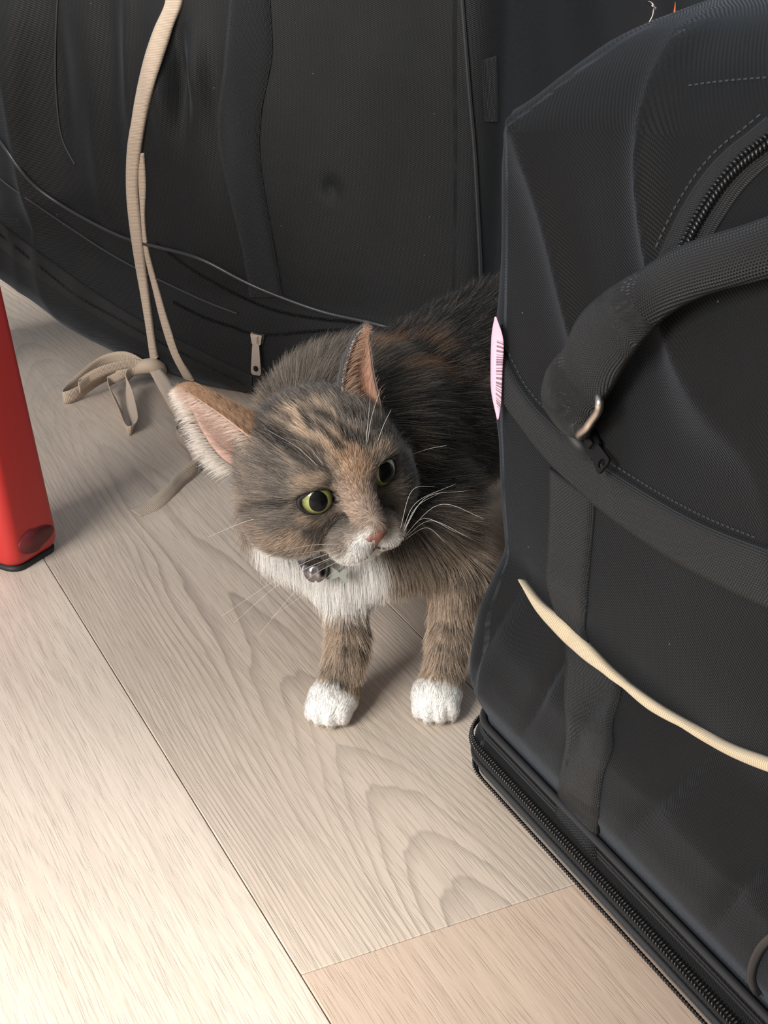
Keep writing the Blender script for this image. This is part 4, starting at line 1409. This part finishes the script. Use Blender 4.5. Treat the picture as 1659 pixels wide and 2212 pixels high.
for s in (-1, 1):
    ctr = to_world((s * 1.98, 0.24, 2.50))
    gaze = Vector(HEAD_R @ np.array([0.22 * s - 0.09, 0.11, 1.0])).normalized()
    upv = Vector(HEAD_R[:, 1])
    zx = gaze; xx = upv.cross(zx).normalized(); yy = zx.cross(xx)
    Rm = Matrix((xx, yy, zx)).transposed().to_4x4()
    V, F = sphere_geo(0.0105)
    me = bpy.data.meshes.new('eye'); me.from_pydata(V, [], F)
    me.polygons.foreach_set('use_smooth', [True] * len(me.polygons)); me.materials.append(M_EYE)
    eo = bpy.data.objects.new('eye', me); COL.objects.link(eo)
    eo.matrix_world = Matrix.Translation(Vector(ctr)) @ Rm
    eo.location = Vector(ctr); eo.rotation_euler = Rm.to_euler()
    put_under(eo, cat)
    # pupil: a tall oval cap on the eyeball
    V, F = [], []
    npup = 36
    for ring_i in range(6):
        k = ring_i / 5
        for j in range(npup):
            th = 2 * math.pi * j / npup
            x_, y_ = 0.0052 * k * math.cos(th), 0.0062 * k * math.sin(th)
            V.append((x_, y_, math.sqrt(0.01063 ** 2 - x_ * x_ - y_ * y_)))
    for i in range(5):
        for j in range(npup):
            F.append((i * npup + j, (i + 1) * npup + j, (i + 1) * npup + (j + 1) % npup, i * npup + (j + 1) % npup))
    Mw = Matrix.Translation(Vector(ctr)) @ Rm
    mesh_obj('pupil', [Mw @ Vector(v) for v in V], F, M_PUPIL, eo)
    # dark lid rim around the almond opening
    pts = []
    for j in range(41):
        th = 2 * math.pi * j / 40
        x_ = 1.0 * math.cos(th); y_ = -0.05 + (0.66 if math.sin(th) > 0 else 0.72) * math.sin(th) * (1 - 0.12 * math.cos(th) * -s)
        y_ += -0.10 * s * -x_ * 0.0
        q3 = rot('Z', s * 10) @ np.array([x_, y_, 0.0]) + np.array([s * 2.08, 0.25, 0.0])
        src = to_world((q3[0], q3[1], 8.0)); dr = Vector(-HEAD_R[:, 2])
        loc, nor, i_, d_ = T_C.ray_cast(Vector(src), dr)
        base_z = 3.3
        if loc is not None:
            base_z = min(3.75, max(2.7, to_head(np.array(loc)[None])[0][2]))
        pts.append(Vector(to_world((q3[0], q3[1], base_z - 0.02))))
    pts = smooth_list(pts[:-1], 1); pts.append(pts[0])
    V, F = tube_geo(pts, 0.0016, 8, cap=False)
    mesh_obj('eyelid_rim', V, F, M_RIMLID, cat)

# ---- nose leather
def nose_part():
    m, nt, b = new_mat('nose_leather')
    nz = N(nt, 'ShaderNodeTexVoronoi', i_Scale=2500.0)
    nz2 = N(nt, 'ShaderNodeTexNoise', i_Scale=180.0, i_Detail=2.0)
    c = ramp(nt, nz2.outputs[0], [(0.35, lin(104, 64, 54)), (0.7, lin(140, 88, 76))])
    nt.links.new(c, b.inputs['Base Color'])
    b.inputs['Roughness'].default_value = 0.42
    bump(nt, b, nz.outputs['Distance'], 0.3, 0.0003)
    h = 0.045
    lo_, n_ = np.array([-1.2, -2.9, 4.0]), np.array([54, 44, 50])
    g = np.stack(np.meshgrid(*[lo_[i] + h * np.arange(n_[i]) for i in range(3)], indexing='ij'), axis=-1)
    q = g.reshape(-1, 3)
    d = sd_ell(q, (0, -1.73, 5.29), (0.56, 0.30, 0.42))
    d = smin(d, sd_cap(q, (0, -1.85, 5.41), (0, -2.4, 5.15), 0.30, 0.14), 0.2)
    for s in (-1, 1):
        d = smin(d, sd_ell(q, (s * 0.38, -1.95, 5.19), (0.27, 0.22, 0.28)), 0.12)
        d = -smin(-d, sd_ell(q, (s * 0.33, -2.07, 5.47), (0.15, 0.08, 0.22), rot('Z', s * 25)), 0.06)
    V, F = surface_nets(d.reshape(g.shape[:3]), lo_, h)
    return mesh_obj('nose', to_world(V), F, m, cat)
nose_part()
M_MOUTH = plain('mouth_line', lin(84, 58, 52), 0.7)
def face_pt(x, y, lift):
    loc, nr_, i_, d_ = T_C.ray_cast(Vector(to_world((x, y, 9.0))), Vector(-HEAD_R[:, 2]))
    return (loc + nr_ * lift) if loc is not None else Vector(to_world((x, y, 5.0)))
tube('mouth', [face_pt(x, y, 0.0006) for x, y in ((0, -2.25), (0, -2.55), (0.0, -2.85))], 0.0006, M_MOUTH, cat, 6, 12)
for s in (-1, 1):
    tube('mouth', [face_pt(s * x, y, 0.0004) for x, y in ((0.0, -2.85), (0.35, -3.12), (0.7, -3.2), (0.95, -3.18))], [0.0006, 0.0007, 0.0006, 0.0003], M_MOUTH, cat, 6, 20)

# ---- fur
def tri_sample(V, F, count, weight=None):
    F = np.asarray(F)
    T = np.concatenate([F[:, [0, 1, 2]], F[:, [0, 2, 3]]])
    a, b, c = V[T[:, 0]], V[T[:, 1]], V[T[:, 2]]
    ar = np.linalg.norm(np.cross(b - a, c - a), axis=1)
    if weight is not None: ar = ar * weight[T].mean(axis=1)
    t = rng.choice(len(T), count, p=ar / ar.sum())
    r1, r2 = np.sqrt(rng.random(count)), rng.random(count)
    return (a[t] * (1 - r1)[:, None] + b[t] * (r1 * (1 - r2))[:, None] + c[t] * (r1 * r2)[:, None]), np.cross(b - a, c - a)[t]

def unit(a): return a / np.maximum(np.linalg.norm(a, axis=-1, keepdims=True), 1e-9)

def grow(name, roots, dirs, bend, length, radius, cols, parent, npt=5):
    n = len(roots)
    hc = bpy.data.hair_curves.new(name)
    hc.add_curves([npt] * n)
    t = np.linspace(0, 1, npt)[None, :, None]
    Lh = length[:, None, None]
    P = roots[:, None, :] + dirs[:, None, :] * t * Lh + bend[:, None, :] * (t ** 2) * Lh
    P[..., 2] = np.maximum(P[..., 2], 0.0004)
    hc.points.foreach_set('position', P.astype(np.float32).ravel())
    rad = (radius[:, None] * np.linspace(1, 0.18, npt)[None, :] ** 0.8)
    hc.points.foreach_set('radius', rad.astype(np.float32).ravel())
    at3 = hc.attributes.new('coat', 'FLOAT_COLOR', 'CURVE')
    at3.data.foreach_set('color', np.concatenate([cols, np.ones((n, 1))], axis=1).astype(np.float32).ravel())
    hc.materials.append(M_FUR)
    o = bpy.data.objects.new(name, hc)
    COL.objects.link(o)
    put_under(o, parent)
    tag(o, kind='stuff')
    return o

NFUR = 230000
vis_w = np.where(CV[:, 1] > 1.02, 0.35, 1.0) * np.where(chw > 0.5, 2.2, 1.0)
roots, _ = tri_sample(CV, CF, NFUR, vis_w)
roots[:, 2] = np.maximum(roots[:, 2], 0.001)
nor = grad(cat_sdf, roots)
col, hw, q = coat(roots)
# keep eyes and nose leather bare
keep = np.ones(len(roots), bool)
for s in (-1, 1):
    de = np.linalg.norm((q - np.array([s * 2.08, 0.25, 3.3])) / np.array([1.04, 0.82, 1.4]), axis=1)
    keep &= de > 1.0
keep &= np.linalg.norm((q - np.array([0, -1.9, 5.3])) / np.array([0.6, 0.48, 0.6]), axis=1) > 1.0
roots, nor, col, hw, q = roots[keep], nor[keep], col[keep], hw[keep], q[keep]
n = len(roots)
# flow: on the head away from the nose, on the trunk towards the tail, on legs and chest downwards
fh_l = unit(q - np.array([0, -0.6, 5.6])) ; fh = fh_l @ HEAD_R.T
axb = unit(np.array(BODY_B) - np.array(BODY_A))
legw = smooth01(roots[:, 2], 0.105, 0.07)
chestw = np.exp(-(np.linalg.norm((roots - np.array([-0.02, 0.795, 0.105])) / np.array([0.06, 0.04, 0.04]), axis=1)) ** 2)
fb = axb[None, :] * 1.0 + np.array([0, 0, -0.35])
dn = np.clip(legw + chestw, 0, 1)[:, None]
fb = unit(fb * (1 - dn) + np.array([0.02, -0.12, -1.0]) * dn)
paww = smooth01(roots[:, 2], 0.03, 0.018)
pd = np.array([-0.2, -0.9, -0.05])
fb = unit(fb * (1 - paww[:, None]) + pd * paww[:, None])
flow = unit(fh * hw[:, None] + fb * (1 - hw[:, None]))
flow = unit(flow - nor * (flow * nor).sum(1, keepdims=True) + 1e-6)
# lengths (m)
zf = q[:, 2]
lh = 0.0045 + 0.006 * smooth01(zf, 3.2, 0.0) + 0.007 * smooth01(zf, 0.6, -1.5) * smooth01(q[:, 1], 1.5, -1.5)
lh = lh * np.where(zf > 3.6, 0.62, 1.0)
lb = 0.0155 - 0.008 * legw + 0.004 * chestw - 0.0050 * paww
ln = lh * hw + lb * (1 - hw)
ln = ln * rng.uniform(0.65, 1.25, n)
lift = 0.55 * (1 - hw) + 0.42 * hw
lift = lift * (1 - 0.45 * paww)
cl = np.stack([Lumps(31, 10, 260)(roots), Lumps(32, 10, 260)(roots), Lumps(33, 10, 260)(roots)], axis=1)
dirs = unit(flow + nor * lift[:, None] + 0.16 * cl + 0.13 * rng.normal(size=(n, 3)))
bend = 0.25 * flow - 0.12 * nor + np.array([0, 0, -0.10])
# banded hairs: some dark, some pale-tipped
jit = rng.uniform(0.5, 1.45, n)
pale = (rng.random(n) < 0.20) & (col.mean(1) < 0.4)
col2 = col * jit[:, None]
col2[pale] = col2[pale] * 0.45 + np.array(L3(200, 184, 166)) * 0.55 * np.where(col2[pale].mean(1) < 0.05, 0.62, 1.0)[:, None]
rad = np.full(n, 0.000085) * rng.uniform(0.7, 1.3, n)
grow('fur', roots, dirs, bend, ln, rad, np.clip(col2, 0.002, 0.97), cat)

# ear fur: short plush on the backs and rims, long pale tufts inside the near ear
for e_i, (eo, G, IN, nn) in enumerate(EARS):
    nt_, nw = G.shape[:2]
    def pick(count, tmax=1.0):
        a = rng.random(count) ** 1.2 * (nt_ - 1.01) * tmax; b = rng.random(count) * (nw - 1.01)
        i0, k0 = a.astype(int), b.astype(int)
        return i0, k0, a / (nt_ - 1), b / (nw - 1)
    R_, D_, B_, L_, C_ = [], [], [], [], []
    i0, k0, ta, wb = pick(7000)
    p = G[i0, k0] + rng.normal(size=(7000, 3)) * 0.0006
    tipdir = unit(G[-1, nw // 2] - p)
    R_.append(p); D_.append(unit(tipdir * 0.9 + nn[i0, k0] * 0.35 + 0.12 * rng.normal(size=p.shape))); L_.append(np.full(7000, 0.0042)); B_.append(np.zeros_like(p))
    base_c = (L3(186, 150, 120) if e_i == 0 else L3(112, 106, 104))
    C_.append(base_c[None, :] * rng.uniform(0.7, 1.25, (7000, 1)))
    # inside: soft, sparse, longer towards the rim and the base
    m_ = 5200 if e_i == 0 else 3200
    i0, k0, ta, wb = pick(m_, 0.9)
    p = IN[i0, k0]
    tipdir = unit(G[-1, nw // 2] - p)
    opn = -nn[i0, k0]
    if e_i == 0:
        outw = unit(-RIGHTV * 0.75 + UPV * 0.05 - TOV * 0.1)
        side = -RIGHTV * 0.9 - UPV * 0.25 + TOV * 0.3
    else:
        side = RIGHTV * 0.55 + UPV * 0.55 + TOV * 0.25
    D_.append(unit(tipdir * 0.45 + opn * 0.25 + side * 0.6 + 0.14 * rng.normal(size=p.shape))); R_.append(p)
    L_.append(rng.uniform(0.006, 0.015, m_) * (1.1 - 0.55 * ta)); B_.append(np.tile(-UPV * 0.15, (m_, 1)))
    cin = L3(236, 214, 200) if e_i == 0 else L3(205, 170, 146)
    C_.append(cin[None, :] * rng.uniform(0.75, 1.1, (m_, 1)))
    # fringe along the outer rim
    m_ = 1500 if e_i == 0 else 500
    i0 = (rng.random(m_) * (nt_ - 1)).astype(int); kk = nw - 1 if e_i == 0 else 0
    k0 = np.full(m_, kk)
    p = G[i0, k0]
    tipdir = unit(G[-1, nw // 2] - p)
    if e_i == 0:
        D_.append(unit(side + 0.25 * tipdir + 0.2 * rng.normal(size=p.shape))); L_.append(rng.uniform(0.007, 0.016, m_) * (1.0 - 0.5 * i0 / nt_))
    else:
        D_.append(unit(tipdir + 0.3 * rng.normal(size=p.shape))); L_.append(rng.uniform(0.0012, 0.0026, m_))
    R_.append(p); B_.append(np.tile(-UPV * 0.2, (m_, 1))); C_.append(np.tile(L3(252, 244, 236), (m_, 1)) * rng.uniform(0.85, 1.05, (m_, 1)))
    R_, D_, B_, L_, C_ = map(np.concatenate, (R_, D_, B_, L_, C_))
    grow('ear_fur', R_, D_, B_, L_, np.full(len(R_), 0.00008), np.clip(C_, 0.002, 0.97), eo)

# ---- whiskers, each one
M_WHISK = plain('whisker_white', lin(250, 246, 238), 0.35, 0.0, Alpha=0.8)
def whisker(root_uv, mids, tdep, r=0.00014):
    loc, nr_, i_, d_ = T_C.ray_cast(CAM, ray(*root_uv))
    if loc is None: return
    t0 = (loc - CAM).dot(Vector((0, CP, -SP)))
    pts = [loc] + [depth_pt(u, v, t0 + (tdep - t0) * (k + 1) / len(mids)) for k, (u, v) in enumerate(mids)]
    pts = catmull(pts, 18)
    V, F = tube_geo(pts, list(np.linspace(r, r * 0.25, 18)), 5)
    mesh_obj('whisker', V, F, M_WHISK, cat)
for a in [((740, 1185), [(640, 1225), (480, 1330)], 0.80), ((745, 1192), [(620, 1250), (505, 1345)], 0.80), ((755, 1200), [(660, 1255), (560, 1370)], 0.79),
          ((765, 1205), [(690, 1260), (585, 1335)], 0.79), ((750, 1180), [(690, 1190), (620, 1200)], 0.80), ((760, 1190), [(700, 1215), (650, 1245)], 0.79),
          ((770, 1195), [(725, 1230), (700, 1255)], 0.79), ((735, 1175), [(670, 1178), (590, 1195)], 0.81), ((775, 1200), [(745, 1230), (715, 1260)], 0.79),
          ((868, 1150), [(900, 1085), (985, 1045)], 0.86), ((868, 1155), [(920, 1075), (1010, 1060)], 0.86), ((870, 1160), [(950, 1090), (1045, 1120)], 0.86),
          ((870, 1165), [(930, 1125), (1010, 1160)], 0.86), ((868, 1168), [(915, 1120), (985, 1150)], 0.85), ((866, 1160), [(900, 1095), (950, 1065)], 0.86),
          ((866, 1172), [(920, 1140), (960, 1170)], 0.85), ((864, 1145), [(890, 1060), (940, 1050)], 0.86),
          ((690, 1010), [(640, 965), (570, 925)], 0.80), ((700, 1005), [(660, 960), (615, 945)], 0.80),
          ((790, 965), [(795, 910), (800, 860)], 0.82), ((793, 962), [(803, 900), (822, 840)], 0.82), ((815, 955), [(830, 915), (845, 885)], 0.83),
          ((880, 985), [(925, 970), (965, 962)], 0.86), ((555, 1120), [(520, 1130), (450, 1160)], 0.84)]:
    whisker(*a)

# ---- collar with its bell and fish charm
M_COLLAR = plain('collar_band', lin(200, 196, 190), 0.6)
M_BELL = plain('bell_metal', lin(150, 145, 148), 0.16, 1.0)
M_CHARM = plain('charm_metal', lin(92, 94, 86), 0.5, 0.4)
bc_, bn_ = T_C.ray_cast(CAM, ray(690, 1232))[:2]
collar = empty('cat_collar', bc_, 'cat collar with small round bell and fish charm on the white chest', 'collar')
bell_c = depth_pt(682, 1232, (bc_ - CAM).dot(Vector((0, CP, -SP))) - 0.020)
V, F = sphere_geo(0.0072, 28, 18)
slotd = np.array(-UPV * 0.9 + TOV * 0.45); slotd /= np.linalg.norm(slotd)
VV = []
for v in V:
    p = np.array(v)
    h = p @ slotd
    side_ = p @ RIGHTV
    if h > 0.002 and abs(side_) < 0.0009: p = p * 0.80          # the slit
    VV.append(Vector(p) + bell_c)
bell = mesh_obj('bell', VV, F, M_BELL, collar)
ring_ = [bell_c + Vector(UPV) * 0.0085 + (Vector(RIGHTV) * math.cos(2 * math.pi * i / 16) + Vector(UPV) * math.sin(2 * math.pi * i / 16)) * 0.0028 for i in range(17)]
V, F = tube_geo(ring_, 0.0006, 8, cap=False)
mesh_obj('bell_ring', V, F, M_BELL, bell)
# charm: a flat little fish
fc = depth_pt(722, 1240, (bc_ - CAM).dot(Vector((0, CP, -SP))) - 0.019)
out2 = [(-0.009, 0.0012), (-0.006, 0.0034), (-0.001, 0.0038), (0.003, 0.0012), (0.0062, 0.0042), (0.0078, 0.0036), (0.0068, 0.0), (0.0078, -0.0040), (0.0056, -0.0046), (0.0028, -0.0012), (-0.002, -0.0036), (-0.006, -0.0032), (-0.009, -0.0008)]
V, F = [], []
for off in (-0.0008, 0.0008):
    for (x_, y_) in out2: V.append(fc + Vector(RIGHTV) * x_ + Vector(UPV) * (y_ - 0.12 * x_) + Vector(TOV) * (off + 0.3 * x_))
no = len(out2)
F.append(tuple(range(no))[::-1]); F.append(tuple(range(no, 2 * no)))
for i in range(no): F.append((i, (i + 1) % no, no + (i + 1) % no, no + i))
mesh_obj('fish_charm', V, F, M_CHARM, collar, smooth=False)
leaf = depth_pt(660, 1218, (bc_ - CAM).dot(Vector((0, CP, -SP))) - 0.018)
V, F = [], []
out3 = [(-0.005, 0.003), (0.0, 0.0045), (0.006, 0.002), (0.004, -0.003), (-0.002, -0.0035)]
for off in (-0.0007, 0.0007):
    for (x_, y_) in out3: V.append(leaf + Vector(RIGHTV) * x_ + Vector(UPV) * y_ + Vector(TOV) * (off - 0.2 * x_))
F.append(tuple(range(5))[::-1]); F.append(tuple(range(5, 10)))
for i in range(5): F.append((i, (i + 1) % 5, 5 + (i + 1) % 5, 5 + i))
mesh_obj('clasp', V, F, M_BELL, collar, smooth=False)
# the band itself, mostly sunk in the ruff
nk = Vector(HEAD_O + HEAD_R @ np.array([0, -1.2, -2.6]) * 0.01)
nax = (Vector((-0.012, 0.875, 0.14)) - nk).normalized()
na = (Vector(TOV) - nax * Vector(TOV).dot(nax)).normalized(); nb = nax.cross(na)
pts = []
for i in range(49):
    th = 2 * math.pi * i / 48
    d_ = na * math.cos(th) + nb * math.sin(th)
    loc, nr_, i_, ds = T_C.ray_cast(nk + d_ * 0.12, -d_)
    pts.append((nk + d_ * (0.12 - ds + 0.001)) if loc is not None and 0.025 < 0.12 - ds < 0.06 else nk + d_ * 0.042)
pts = smooth_list(pts, 2); pts[-1] = pts[0]
left = [p - nax * 0.004 for p in pts]; right = [p + nax * 0.004 for p in pts]
nrs = [[(p - nk).normalized()] * 4 for p in pts]
V, F, UV = strip_geo(left, right, nrs, 0.0015, 0, 4)
mesh_obj('band', V, F, M_COLLAR, collar, UV)
